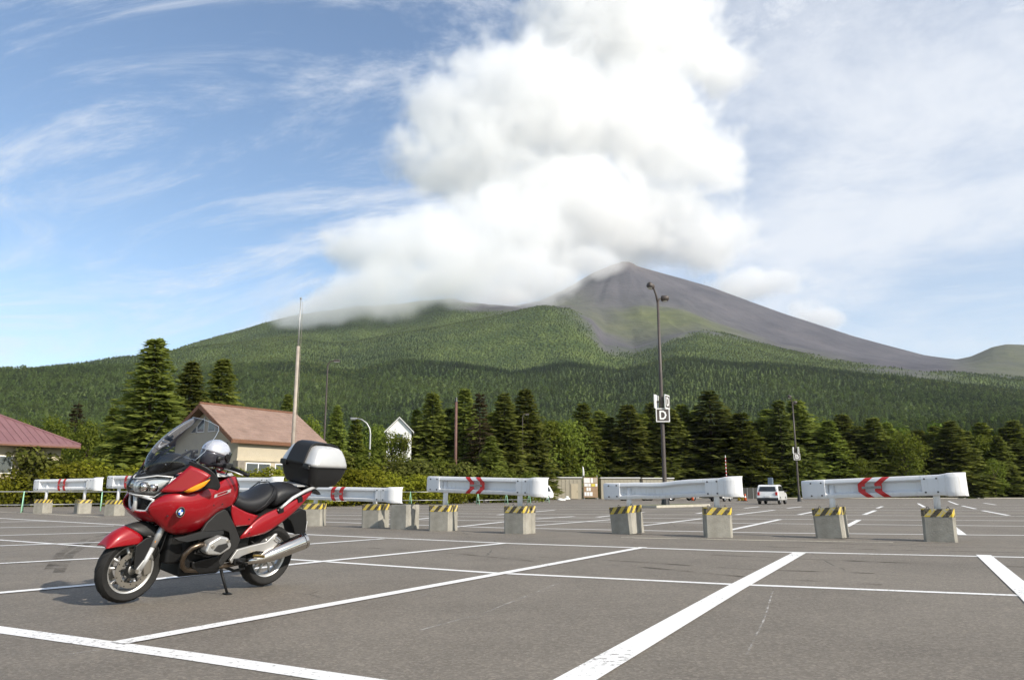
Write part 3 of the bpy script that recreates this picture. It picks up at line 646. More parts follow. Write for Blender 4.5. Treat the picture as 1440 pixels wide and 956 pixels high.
M['galv'] = mat('galvanised_steel', (0.42, 0.42, 0.41), 0.5, metal=0.7, var=0.12, scale=5)
def hazard_mat(name, c2=None):
    m = bpy.data.materials.new(name); m.use_nodes = True; t = m.node_tree; b = t.nodes['Principled BSDF']; tc = N(t, 'ShaderNodeTexCoord')
    sp = N(t, 'ShaderNodeSeparateXYZ'); L(t, tc.outputs['Object'], sp.inputs[0])
    s = math_(t, 'ADD', math_(t, 'ADD', sp.outputs[0], sp.outputs[1]), math_(t, 'MULTIPLY', sp.outputs[2], -0.9))
    fr = math_(t, 'FRACT', math_(t, 'MULTIPLY', s, 4.6)); st = math_(t, 'GREATER_THAN', fr, 0.5)
    n = N(t, 'ShaderNodeTexNoise', ins={'Scale': 14.0, 'Detail': 6.0, 'Roughness': 0.7}); L(t, tc.outputs['Object'], n.inputs['Vector'])
    def mx(f, a, bb):
        x = N(t, 'ShaderNodeMix', data_type='RGBA'); L(t, f, x.inputs['Factor'])
        for k, v in (('A', a), ('B', bb)):
            if isinstance(v, tuple): x.inputs[k].default_value = (*v, 1)
            else: L(t, v, x.inputs[k])
        return x.outputs['Result']
    wear = sstep(t, n.outputs['Fac'], 0.44, 0.64)
    ye = mx(wear, (0.58, 0.42, 0.03), c2 or (0.40, 0.34, 0.16)); bl = mx(wear, (0.05, 0.042, 0.03), (0.17, 0.14, 0.09))
    L(t, mx(st, bl, ye), b.inputs['Base Color']); b.inputs['Roughness'].default_value = 0.6; return m
M['hazard'] = hazard_mat('hazard_stripes'); M['hazardworn'] = hazard_mat('worn_hazard_stripes', (0.45, 0.43, 0.38))
_blk = MB()
_h = 0.29
_blk.prism([(-_h, -_h+0.05), (-_h+0.05, -_h), (_h-0.05, -_h), (_h, -_h+0.05), (_h, -0.09), (_h-0.03, -0.06), (_h-0.03, 0.06), (_h, 0.09), (_h, _h-0.05), (_h-0.05, _h), (-_h+0.05, _h), (-_h, _h-0.05)], 0, 0.63, 'z')
BLOCK_ME = _blk.mesh('concrete_block', M['concrete'], False)
_bd = MB(); e_ = _h+0.004
_pp = [(-e_, -e_+0.05), (-e_+0.05, -e_), (e_-0.05, -e_), (e_, -e_+0.05), (e_, -0.09), (e_-0.03, -0.06), (e_-0.03, 0.06), (e_, 0.09), (e_, e_-0.05), (e_-0.05, e_), (-e_+0.05, e_), (-e_, e_-0.05)]
for i in range(12):
    a, c = _pp[i], _pp[(i+1) % 12]; _bd.add([(a[0], a[1], 0.475), (c[0], c[1], 0.475), (c[0], c[1], 0.632), (a[0], a[1], 0.632)], [(0, 1, 2, 3)])
BAND_ME = [_bd.mesh('hazard_band', M['hazard']), _bd.mesh('hazard_band', M['hazardworn'])]
_hk = MB(); _hk.tube([(0.028*math.cos(a), 0, 0.61+0.06*math.sin(a)) for a in [math.pi*i/6 for i in range(7)]], 0.006, 5); HOOK_ME = _hk.mesh('lifting_hook', M['dark'], True)
_bt = MB(); _bt.tube([(0, 0.01, 0), (0, -0.014, 0)], 0.017, 8); BOLT_ME = _bt.mesh('bolt', M['dark'], True)
def child(name, me, parent, loc=(0, 0, 0), rot=(0, 0, 0), scale=(1, 1, 1)):
    o = bpy.data.objects.new(name, me); COL.objects.link(o); o.parent = parent; o.location = loc; o.rotation_euler = rot; o.scale = scale; return o
def block(parent, p, rz, tilt=(0, 0), worn=0, band=True, s=1.0):
    o = child('concrete_block', BLOCK_ME, parent, p, (R(tilt[0]), R(tilt[1]), rz), (s, s, s))
    if band: child('hazard_band', BAND_ME[worn], o)
    for x in (-0.18, 0.18): child('lifting_hook', HOOK_ME, o, (x, 0, 0.0), (0, 0, 0.4))
    return o
HP = 0.175
def prof(k, hs=1.0):
    h = HP*hs; d = -0.055
    f = [(0.0, h), (-0.035, h-0.012), (d, 0.70*h), (d, 0.58*h), (d+0.12*k, 0.38*h), (d+0.12*k, -0.38*h), (d, -0.58*h), (d, -0.70*h), (-0.035, -h+0.012), (0.0, -h)]
    return f + [(y+0.018, z*0.985) for y, z in reversed(f)]
def barrier(label, xl, Yl, tl, bl_, xr, Yr, tr_, br, blocks, chev=None, sag=None, group='white guardrail barriers on concrete blocks'):
    # rail ends at photograph columns xl, xr and distances Yl, Yr; t/b the rows of the rail's top and bottom there
    a = (at(xl, tl, Yl)+at(xl, bl_, Yl))/2; c = (at(xr, tr_, Yr)+at(xr, br, Yr))/2
    hs = (at(xl, tl, Yl).z-at(xl, bl_, Yl).z)/(2*HP); hr = (at(xr, tr_, Yr).z-at(xr, br, Yr).z)/(2*HP*1.1); hs = (hs+hr)/2
    mid = (a+c)/2; base = empty('crash_barrier', (mid.x, mid.y, 0)); tag(base, label, 'crash barrier', group)
    d = c-a; ln = d.length; u = d.normalized(); yb = Vector((-u.y, u.x, 0)).normalized()
    if yb.y < 0: yb = -yb
    zz = u.cross(yb)
    if zz.z < 0: zz = -zz
    F_ = Matrix((u, yb, zz)).transposed().to_4x4(); F_.translation = Vector((0, 0, mid.z))
    H2 = ln/2
    st = [(-H2, .17, .98, 0), (-H2+.05, .09, .99, 0), (-H2+.13, .03, 1, 0), (-H2+.22, 0, 1, 0), (-H2+.55, 0, 1, 0), (-H2+.555, 0.006, 1, 0), (-H2+.60, .006, 1, 1)]
    for q in range(1, 6): st.append((-H2+.60+(ln-1.42)*q/6, .006, 1, 1))
    st += [(H2-.82, .006, 1, 1), (H2-.775, .006, 1, 0), (H2-.77, 0, 1, 0), (H2-.45, 0, 1, 0), (H2-.38, -.006, 1.04, 0), (H2-.30, -.02, 1.11, 0), (H2-.2, -.015, 1.13, 0), (H2-.1, .03, 1.13, 0), (H2-.03, .10, 1.13, 0), (H2, .2, 1.13, 0)]
    rings = []
    for x, yo, s_, k in st:
        dz = sag(x/ln+0.5) if sag else (0, 0)
        rings.append([(x, yo+y+dz[1], z+dz[0]*(1 if z > 0 else 0.45)) for y, z in prof(k, hs*s_)])
    b = MB(); b.rings(rings); rail = b.build('rail', M['rail'], base, smooth=True); rail.data.set_sharp_from_angle(angle=R(24)); rail.matrix_local = F_
    for x in (-H2+.26, -H2+.48, H2-.71, H2-.49):
        for z in (-0.52, 0.52): child('bolt', BOLT_ME, rail, (x, -0.056, z*HP*hs*1.25))
    if chev:
        cx, dr = chev; X0 = -H2+ln*cx
        for k in (-1, 1):
            rows = []
            for y, z in prof(1, hs)[:10]:
                tz = 1-abs(z)/(HP*hs); xo = X0+k*0.165+dr*0.13*(2*tz-1)
                rows.append([(xo-0.072, min(y, -0.05)*(1 if abs(z) < .75*HP*hs else y/min(y, -.05))+.006-0.004, z*1.004), (xo+0.072, min(y, -0.05)*(1 if abs(z) < .75*HP*hs else y/min(y, -.05))+.006-0.004, z*1.004)])
            bb = MB(); bb.grid(rows); bb.build('chevron', M['red'], rail)
        bb = MB(); bb.grid([[(X0-0.19, -0.058, z), (X0+0.19, -0.058, z)] for z in (-0.025, 0.025)]); bb.build('reflector_tape', M['greytape'], rail)
    for (px, Y, rz, tilt, worn) in blocks:
        g = at(px, 700, Y); p = Vector((g.x, Y, 0))-Vector((mid.x, mid.y, 0))
        o = block(base, p, rz, tilt, worn)
        # post up to the rail line
        tt = (Vector((p.x, p.y, 0))-Vector((a.x-mid.x, a.y-mid.y, 0))).dot(Vector((u.x, u.y, 0)))/(u.x**2+u.y**2); zr = a.z+u.z*tt
        off = yb*0.085
        q = Vector((a.x-mid.x, a.y-mid.y, 0))+Vector((u.x, u.y, 0))*tt+off
        bb = MB(); bb.tube([(p.x*0.4+q.x*0.6, p.y*0.4+q.y*0.6, 0.55), (q.x, q.y, zr+0.10)], 0.062, 14); bb.build('post', M['rail'], base, smooth=True)
    return base
def dent(t): 
    return (-0.045*math.exp(-((t-0.44)/0.12)**2)-0.015*math.exp(-((t-0.2)/0.1)**2), 0.05*math.exp(-((t-0.42)/0.15)**2))
barrier('farthest white guardrail barrier at the left edge, with two thin red marks', 45, 37.0, 674, 690.5, 140, 35.4, 671.5, 689.2, [(62, 36.6, -0.2, (0, 0), 0), (118, 35.8, 0.77, (0, 0), 0)], (0.46, -0.35))
barrier('white guardrail barrier whose right end is hidden behind the motorcycle windscreen', 148, 33.0, 669, 686.5, 245, 31.2, 667, 688, [(163, 32.6, -0.28, (0, 0), 0), (225, 31.4, 0.3, (0, 0), 0)], (0.36, -0.35))
barrier('white guardrail barrier behind the motorcycle seat', 262, 26.8, 671, 691, 393, 24.9, 670.5, 693, [(288, 26.4, 0.4, (0, 0), 0), (360, 25.3, 0.5, (0, 0), 0)])
barrier('white guardrail barrier with red marks reaching out from behind the black top case', 408, 23.4, 683, 701.5, 560, 21.2, 685, 707.5, [(443, 22.9, 0.0, (0, 0), 0), (529, 21.8, -0.32, (0, 0), 0)], (0.47, -0.4))
barrier('white guardrail barrier with two red chevrons pointing right, beside the plain block', 597, 20.4, 668.5, 692, 765, 18.2, 672.5, 698, [(624, 20.0, -0.31, (0, 0), 1), (731, 18.7, -0.50, (0, 0), 1)], (0.47, 1.0))
barrier('dented white guardrail barrier without chevrons, in front of lamp post D', 845, 19.0, 678.5, 703.5, 1040, 16.8, 670.5, 697.5, [(882, 18.5, -0.74, (2.0, -4.5), 0), (1007, 17.2, -0.17, (0, 0), 0)], None, dent)
barrier('nearest white guardrail barrier with red chevrons pointing left, at the right edge', 1125, 17.3, 675, 703, 1358, 15.3, 665, 696, [(1167, 16.8, -0.58, (0, -4), 1), (1317, 15.7, -0.52, (0, 0), 1)], (0.465, -1.0))
g_ = at(570, 700, 20.9); pb = empty('concrete_block', (g_.x, 20.9, 0), -0.48); tag(pb, 'plain grey concrete block without stripes standing between two barriers', 'concrete block')
b = MB(); b.v = list(_blk.v); b.f = list(_blk.f); b.m = list(_blk.m); b.build('block_body', M['concrete'], pb)
for x in (-0.18, 0.18): child('lifting_hook', HOOK_ME, pb, (x, 0, 0.0), (0, 0, 0.4))

# ------------------------------------------------------------------ pipe fence on green trestles
M['green'] = mat('pale_green_enamel', (0.30, 0.56, 0.38), 0.45, var=0.12, scale=6)
def trestle(px, Y, label, rz=0.5, arch=False):
    g = at(px, 700, Y); t = empty('pipe_trestle', (g.x, Y, 0), rz); tag(t, label, 'trestle', 'green trestles of the pipe fence')
    for s in (-1, 1):
        b = MB()
        if arch: b.tube([(0, -0.32*s, 0), (0, -0.26*s, 0.55), (0, -0.16*s, 0.85), (0, 0, 0.98)], 0.024, 7)
        else: b.tube([(0, -0.34*s, 0), (0, 0.02*s, 1.0)], 0.024, 7)
        b.build('leg', M['green'], t, smooth=True)
    for z, w_ in ((0.35, 0.23), (0.12, 0.30)):
        b = MB(); b.tube([(0, -w_, z), (0, w_, z)], 0.018, 6); b.build('crossbar', M['green'], t, smooth=True)
    return Vector((g.x, Y, 0))
TR = []
for px, Y, lab, ar in ((33, 37.5, 'green trestle at the far left end of the pipe fence', False), (143, 41, 'arched green trestle between the two leftmost barriers', True), (437, 52, 'green trestle just behind the motorcycle top case', False),
                   (577, 59, 'green trestle between the plain block and the red chevron barrier', False), (628, 61, 'green trestle behind the left post of the right pointing chevron barrier', False), (672, 60, 'green trestle seen under the middle of the right pointing chevrons', False),
                   (712, 63, 'green trestle under the right half of the right pointing chevron barrier', False), (744, 66, 'green trestle next to the right post of the right pointing chevron barrier', False), (770, 72, 'green trestle standing by the white van', False)):
    TR.append(trestle(px, Y, lab, 0.45, ar))
names = ['from the left edge to the arched trestle', 'behind the motorcycle', 'behind the barrier with the black top case in front', 'crossing behind the plain block', None, 'under the right pointing chevrons']
for i, (a, c, lab) in enumerate(((Vector((-45, 25, 0)), TR[0], 'galvanised fence pipes running out of frame at the left edge'), (TR[0], TR[1], 'galvanised fence pipes below the leftmost barrier'), (TR[1], TR[2], 'galvanised fence pipes passing behind the motorcycle'), (TR[2], TR[3], 'galvanised fence pipes in front of the yellow green shrubs'), (TR[3], TR[4], 'short galvanised fence pipes behind the plain block'), (TR[5], TR[7], 'galvanised fence pipes under the right pointing chevron rail'))):
    e = empty('fence_rail', a); tag(e, lab, 'fence rail', 'pipes of the fence')
    for z in (0.98, 0.36):
        b = MB(); b.tube([Vector((0, 0, z)), c-a+Vector((0, 0, z))], 0.024, 7); b.build('pipe', M['galv'], e, smooth=True)
# ------------------------------------------------------------------ buildings
M['cream'] = mat('cream_render', (0.43, 0.375, 0.28), 0.85, var=0.06, scale=1.5)
M['cream2'] = mat('pale_yellow_render', (0.46, 0.40, 0.29), 0.85, var=0.06, scale=1.5)
M['wood'] = mat('brown_stained_wood', (0.15, 0.066, 0.032), 0.6, var=0.3, scale=8)
M['roofbrown'] = mat('faded_brown_shingle', (0.285, 0.195, 0.155), 0.85, col2=(0.19, 0.125, 0.098), scale=1.4, bump=0.3, bscale=14)
M['roofpink'] = mat('faded_red_sheet_metal', (0.215, 0.11, 0.113), 0.6, col2=(0.17, 0.082, 0.086), scale=0.8)
M['glass'] = mat('window_glass', (0.05, 0.06, 0.065), 0.08, spec=0.8)
M['white'] = mat('white_paint', (0.76, 0.76, 0.74), 0.55, var=0.04, scale=3)
M['stone'] = mat('rough_stone', (0.26, 0.225, 0.18), 0.9, col2=(0.16, 0.14, 0.115), scale=5, bump=0.6, bscale=12)
def local(o, p): return o.matrix_world.inverted() @ p
def wallbox(parent, name, a, b_, m, bevel=0): 
    x = MB(); x.box(a, b_); return x.build(name, m, parent, bevel=bevel)
def window(parent, x0, x1, z0, z1, y, axis='x', bars=1, fm='white'):
    """glazed window in a wall plane (y const, facing -y) or (x const, facing -x)"""
    def P(u, d, z): return (u, y+d, z) if axis == 'x' else (y+d, u, z)
    def bx(u0, u1, za, zb, d0, d1):
        p, q = P(u0, d0, za), P(u1, d1, zb); return tuple(min(i, j) for i, j in zip(p, q)), tuple(max(i, j) for i, j in zip(p, q))
    fb = MB()
    for (u0, u1, za, zb) in ((x0, x1, z0, z0+.07), (x0, x1, z1-.07, z1), (x0, x0+.07, z0+.07, z1-.07), (x1-.07, x1, z0+.07, z1-.07)): fb.box(*bx(u0, u1, za, zb, -0.05, 0.03))
    for i in range(1, bars+1):
        u = x0+(x1-x0)*i/(bars+1); fb.box(*bx(u-.035, u+.035, z0+.07, z1-.07, -0.048, 0.03))
    f = fb.build('window', M[fm], parent)
    for i in range(bars+1):
        u0 = x0+(x1-x0)*i/(bars+1)+.03; u1 = x0+(x1-x0)*(i+1)/(bars+1)-.03
        g = MB(); g.box(*bx(u0, u1, z0+.06, z1-.06, -0.012, 0.01)); g.build('pane', M['glass'], f)
    return f
def cabin():
    c = Vector((-18.35, 52, 0)); ux = Vector((0.545, 0.838, 0)); o = empty('cabin', c, math.atan2(ux.y, ux.x)); tag(o, 'cream cabin with brown shingle gable roof behind the motorcycle', 'building')
    # local x along the eaves (away), local y to the left; gable end faces -x
    W, Ln, he, hr = 7.4, 7.6, 4.68, 7.05; ov = 0.55
    y0, y1 = 0.35, W-0.35+0.35; yc = (y0+y1)/2; hw = 3.85
    he_w = he
    b = MB(); b.add([(0.2, y0, 0), (0.2, y1, 0), (0.2, y1, he), (0.2, yc, hr-0.35), (0.2, y0, he), (Ln-.2, y0, 0), (Ln-.2, y1, 0), (Ln-.2, y1, he), (Ln-.2, yc, hr-0.35), (Ln-.2, y0, he)],
                    [(0, 4, 3, 2, 1), (5, 6, 7, 8, 9), (0, 5, 9, 4), (1, 2, 7, 6)]); b.build('wall', M['cream'], o)
    roof = MB(); th = 0.10
    sl = (hr-he)/(yc-y0)
    for s in (-1, 1):
        ye = yc+s*hw; ze = hr-sl*hw
        roof.add([(-ov, yc, hr), (Ln+ov, yc, hr), (Ln+ov, ye, ze), (-ov, ye, ze), (-ov, yc, hr-th), (Ln+ov, yc, hr-th), (Ln+ov, ye, ze-th), (-ov, ye, ze-th)],
                 [(0, 1, 2, 3), (4, 7, 6, 5), (0, 3, 7, 4), (1, 5, 6, 2), (2, 6, 7, 3)])
    rf = roof.build('roof', M['roofbrown'], o)
    # courses of shingles, each a thin lapped strip
    for s in (-1, 1):
        n = 13
        for k in range(n):
            t0, t1 = k/n, (k+1.08)/n
            ya, yb_ = yc+s*hw*t0, yc+s*hw*min(1, t1); za, zb = hr-sl*hw*t0+.012, hr-sl*hw*min(1, t1)+.045
            x = MB(); x.add([(-ov-.01, ya, za), (Ln+ov+.01, ya, za), (Ln+ov+.01, yb_, zb), (-ov-.01, yb_, zb), (-ov-.01, yb_, zb-.04), (Ln+ov+.01, yb_, zb-.04)], [(0, 1, 2, 3), (3, 2, 5, 4)]); x.build('shingle_course', M['roofbrown'], rf)
    x = MB(); x.tube([(-ov, yc, hr+.04), (Ln+ov, yc, hr+.04)], 0.09, 6); x.build('ridge_cap', M['wood'], rf)
    for s in (-1, 1):
        ye = yc+s*hw; ze = hr-sl*hw
        x = MB(); x.add([(-ov-.04, yc, hr-.02), (-ov-.04, ye, ze-.02), (-ov-.04, ye, ze-.30), (-ov-.04, yc, hr-.32), (-ov+.02, yc, hr-.02), (-ov+.02, ye, ze-.02), (-ov+.02, ye, ze-.30), (-ov+.02, yc, hr-.32)],
                        [(0, 1, 2, 3), (7, 6, 5, 4), (0, 4, 5, 1), (3, 2, 6, 7), (1, 5, 6, 2)]); x.build('barge_board', M['wood'], o)
        x = MB(); x.box((-ov+.02, ye-0.03, ze-.26), (Ln+ov, ye+0.03, ze-.02)); x.build('fascia', M['wood'], o)
        x = MB(); x.add([(-ov+.02, ye, ze-.24), (Ln+ov, ye, ze-.24), (Ln+ov, y0 if s < 0 else y1, ze-.2), (-ov+.02, y0 if s < 0 else y1, ze-.2)], [(0, 1, 2, 3)]); x.build('soffit', M['wood'], o)
    # triangular gable lights
    for poly in ([(yc+.22, 5.1), (yc+.22, 6.2), (yc+1.0, 5.62), (yc+1.0, 5.1)], [(yc+1.1, 5.1), (yc+1.1, 5.55), (yc+1.75, 5.1)], [(yc-.22, 5.1), (yc-.22, 6.2), (yc-1.0, 5.62), (yc-1.0, 5.1)], [(yc-1.1, 5.1), (yc-1.1, 5.55), (yc-1.75, 5.1)]):
        x = MB(); x.prism(poly, 0.13, 0.19, 'x'); f = x.build('window', M['white'], o)
        cy_ = sum(p[0] for p in poly)/len(poly); cz = sum(p[1] for p in poly)/len(poly)
        x = MB(); x.prism([(cy_+(p[0]-cy_)*.84, cz+(p[1]-cz)*.84) for p in poly], 0.115, 0.14, 'x'); x.build('pane', M['glass'], f)
    # long side facing the camera: band, windows, stone pillar
    x = MB(); x.box((0.1, y0-.10, 3.05), (Ln-.1, y0-.002, 3.25)); x.build('string_course', M['cream2'], o)
    window(o, 0.9, 3.0, 1.6, 2.95, y0, 'x', 1); window(o, 3.4, 5.0, 1.6, 2.95, y0, 'x', 1); window(o, 5.2, 6.9, 1.6, 2.95, y0, 'x', 1)
    x = MB(); x.box((0.02, y0-.35, 0), (0.6, y0+.2, 3.05)); x.build('stone_pillar', M['stone'], o, bevel=0.03)
    window(o, y0+1.0, y0+2.6, 1.5, 2.9, 0.2, 'y', 1); window(o, y0+4.4, y0+6.2, 1.5, 2.9, 0.2, 'y', 1)
cabin()
def hiphouse():
    c = Vector((-31.2, 56, 0)); ux = Vector((-0.57, -0.82, 0)).normalized(); o = empty('lodge', c, math.atan2(ux.y, ux.x)); tag(o, 'pale building with faded red metal hip roof at the left edge', 'building')
    # local x along the front eave towards the left of the picture, local y to the camera's side ... front eave at y=0, building behind at y<0
    Ln, D, he, hr = 19.0, 7.9, 4.3, 6.35; a = D/2
    wl = MB(); wl.box((0.9, -D+.9, 0), (Ln-.9, -0.9, he-.05)); wl.build('wall', M['cream2'], o)
    pts = [(0, 0, he), (Ln, 0, he), (Ln, -D, he), (0, -D, he), (a, -a, hr), (Ln-a, -a, hr)]
    r = MB(); r.add(pts+[(p[0], p[1], p[2]-.16) for p in pts[:4]], [(0, 1, 5, 4), (1, 2, 5), (2, 3, 4, 5), (3, 0, 4), (0, 6, 7, 1), (1, 7, 8, 2), (2, 8, 9, 3), (3, 9, 6, 0), (6, 9, 8, 7)])
    rf = r.build('roof', M['roofpink'], o)
    sl = (hr-he)/a
    n = 40
    for i in range(n+1):                       # standing seams on the front slope
        x0 = Ln*i/n; t = min(1, x0/a, (Ln-x0)/a)
        if t < 0.05: continue
        s = MB(); s.tube([(x0, 0, he+.02), (x0, -a*t, he+sl*a*t+.02)], 0.022, 4); s.build('roof_seam', M['roofpink'], rf)
    for i in range(1, 16):
        y0 = -D*i/16; t = min(1, -y0/a, (D+y0)/a); s = MB(); s.tube([(0, y0, he+.02), (a*t, y0, he+sl*a*t+.02)], 0.022, 4); s.build('roof_seam', M['roofpink'], rf)
    for p, q in ((pts[0], pts[4]), (pts[1], pts[5]), (pts[4], pts[5]), (pts[3], pts[4])):
        s = MB(); s.tube([Vector(p)+Vector((0, 0, .03)), Vector(q)+Vector((0, 0, .03))], 0.07, 6); s.build('ridge_cap', M['roofpink'], rf)
    s = MB(); s.box((-0.02, -.06, he-.26), (Ln, .02, he-.165)); s.build('gutter', M['wood'], o)
    for x0 in (1.6, 4.0, 7.0, 10.0, 13.0): 
        w_ = MB(); w_.box((x0, -.93, 2.2), (x0+.9, -.86, 3.4)); f = w_.build('window', M['white'], o); g = MB(); g.box((x0+.07, -.86, 2.27), (x0+.83, -.845, 3.33)); g.build('pane', M['glass'], f)
    for y0 in (-3.2, -5.6):
        w_ = MB(); w_.box((.85, y0, 2.2), (.93, y0+1.0, 3.4)); f = w_.build('window', M['white'], o); g = MB(); g.box((.84, y0+.07, 2.27), (.855, y0+.93, 3.33)); g.build('pane', M['glass'], f)
hiphouse()
def whitehouse():
    p = at(559, 690, 92); o = empty('white_house', (p.x, 92, 0), 0.12); tag(o, 'narrow white gabled house half hidden by trees', 'building')
    z0, ze, zr = at(559, 636, 92).z, at(559, 606, 92).z, at(559, 588, 92).z
    b = MB(); b.add([(-1.45, 0, 0), (1.45, 0, 0), (1.45, 0, ze), (0, 0, zr), (-1.45, 0, ze), (-1.45, 6, 0), (1.45, 6, 0), (1.45, 6, ze), (0, 6, zr), (-1.45, 6, ze)], [(0, 1, 2, 3, 4), (9, 8, 7, 6, 5), (1, 6, 7, 2), (0, 4, 9, 5)]); b.build('wall', M['white'], o)
    r = MB()
    for s in (-1, 1): r.add([(0, -.3, zr+.16), (s*1.75, -.3, ze-.10), (s*1.75, 6.3, ze-.10), (0, 6.3, zr+.16), (0, -.3, zr+.05), (s*1.75, -.3, ze-.21), (s*1.75, 6.3, ze-.21), (0, 6.3, zr+.05)], [(0, 1, 2, 3), (4, 7, 6, 5), (0, 4, 5, 1), (1, 5, 6, 2), (2, 6, 7, 3)])
    r.build('roof', M['white'], o)
    window(o, -0.5, 0.5, ze-1.2, ze-0.3, 0, 'x', 0); window(o, 0.2, 1.1, z0+.1, z0+1.1, 0, 'x', 0)
    b = MB(); b.box((-1.5, -.06, z0+1.35), (1.5, -.005, z0+1.5)); b.build('wall_trim', M['cream'], o)
whitehouse()
M['prefab'] = mat('beige_sheet_cladding', (0.36, 0.325, 0.25), 0.6, var=0.06, scale=1.2)
def site_office(px0, px1, top, Y, label, door=None, win=None, depth=3.2):
    p = at(px0, 700, Y); q = at(px1, 700, Y); h = at(px0, top, Y).z; wd = q.x-p.x; o = empty('site_office', (p.x, Y, 0)); tag(o, label, 'prefab hut', 'beige site huts at the far edge of the lot')
    b = MB(); b.box((0, 0, 0), (wd, depth, h-.12)); b.build('wall', M['prefab'], o)
    n = max(3, int(wd/0.55))
    for i in range(n+1): c = MB(); c.box((wd*i/n-.03, -.035, 0.05), (wd*i/n+.03, -.001, h-.14)); c.build('cladding_rib', M['prefab'], o)
    b = MB(); b.box((-.12, -.18, h-.12), (wd+.12, depth+.15, h)); b.build('roof', M['white'], o)
    if door:
        b = MB(); b.box((door, -.07, 0.05), (door+1.0, -.038, 2.15)); d = b.build('door', M['cream2'], o); b = MB(); b.box((door+.85, -.12, 1.0), (door+.92, -.071, 1.1)); b.build('handle', M['dark'], d)
    if win: window(o, win, win+1.5, 1.1, 2.2, -.04, 'x', 1, 'dark')
site_office(752, 818, 670.5, 112, 'beige clad site hut with a door, right of the white van', 5.2, 1.7)
site_office(846, 900, 671, 114, 'beige site hut peeping over the left end of the dented barrier')
site_office(905, 948, 671.5, 115, 'small beige site hut behind lamp post D')
def noticeboard():
    p = at(821, 700, 108); wd = at(841, 700, 108).x-p.x; h = at(821, 671, 108).z; o = empty('notice_board', (p.x, 108, 0)); tag(o, 'plywood board covered with white and yellow notices beside the site hut', 'notice board')
    b = MB(); b.box((0, 0, 0.25), (wd, .05, h)); b.build('board', mat('plywood', (0.33, 0.22, 0.13), 0.8, var=0.15), o)
    for x in (0.06, wd-.12): b = MB(); b.box((x, .051, 0), (x+.07, .12, h+.3)); b.build('post', M['galv'], o)
    ye = mat('yellow_notice', (0.65, 0.55, 0.08), 0.7); k = 0
    for (u0, u1, v0, v1, m) in ((.03, .45, .72, .97, 'white'), (.5, .68, .72, .97, 'white'), (.72, .97, .74, .97, 'cream'), (.05, .3, .55, .69, 'white'), (.33, .5, .55, .69, 'white'), (.55, .8, .55, .68, ye), (.83, .97, .55, .69, 'white'), (.2, .34, .33, .5, 'white'), (.37, .5, .33, .5, 'white'), (.05, .2, .08, .27, 'white'), (.23, .4, .08, .27, 'white'), (.43, .62, .08, .27, 'white')):
        b = MB(); b.box((u0*wd, -.02, .25+v0*(h-.25)), (u1*wd, -.001, .25+v1*(h-.25))); b.build('notice', M[m] if isinstance(m, str) else m, o)
noticeboard()

# ------------------------------------------------------------------ poles, lamps, signs
M['pole'] = mat('dark_brown_pole', (0.075, 0.062, 0.055), 0.55, metal=0.2, var=0.15, scale=2)
M['polegrey'] = mat('weathered_pole', (0.34, 0.29, 0.24), 0.6, var=0.25, scale=1.5)
M['lampglass'] = mat('lamp_lens', (0.55, 0.55, 0.52), 0.15, spec=0.7)
M['signbrown'] = mat('dark_brown_sign', (0.06, 0.045, 0.04), 0.5)
LET = {'D': [[(0, 0), (0, 1), (.5, 1), (.82, .82), (.95, .5), (.82, .18), (.5, 0), (0, 0)]], 'B': [[(0, 0), (0, 1), (.55, 1), (.82, .88), (.82, .62), (.55, .52), (0, .52)], [(.55, .52), (.92, .40), (.92, .12), (.6, 0), (0, 0)]]}
def letter(ch, parent, ox, oz, w_, h_, y, t=0.055):
    b = MB(); y0 = y; q = 0
    for path in LET[ch]:
        for (x0, z0), (x1, z1) in zip(path, path[1:]):
            a = Vector((ox+x0*w_, 0, oz+z0*h_)); c = Vector((ox+x1*w_, 0, oz+z1*h_)); d = (c-a).normalized(); s = Vector((-d.z, 0, d.x))*t; a2 = a-d*t*0.8; c2 = c+d*t*0.8
            q += 1; y = y0-0.0025*q
            b.add([(p.x, y, p.z) for p in (a2-s, c2-s, c2+s, a2+s)]+[(p.x, y+.012, p.z) for p in (a2-s, c2-s, c2+s, a2+s)], [(0, 1, 2, 3), (7, 6, 5, 4), (0, 4, 5, 1), (1, 5, 6, 2), (2, 6, 7, 3), (3, 7, 4, 0)])
    b.build('letter', M['white'], parent)
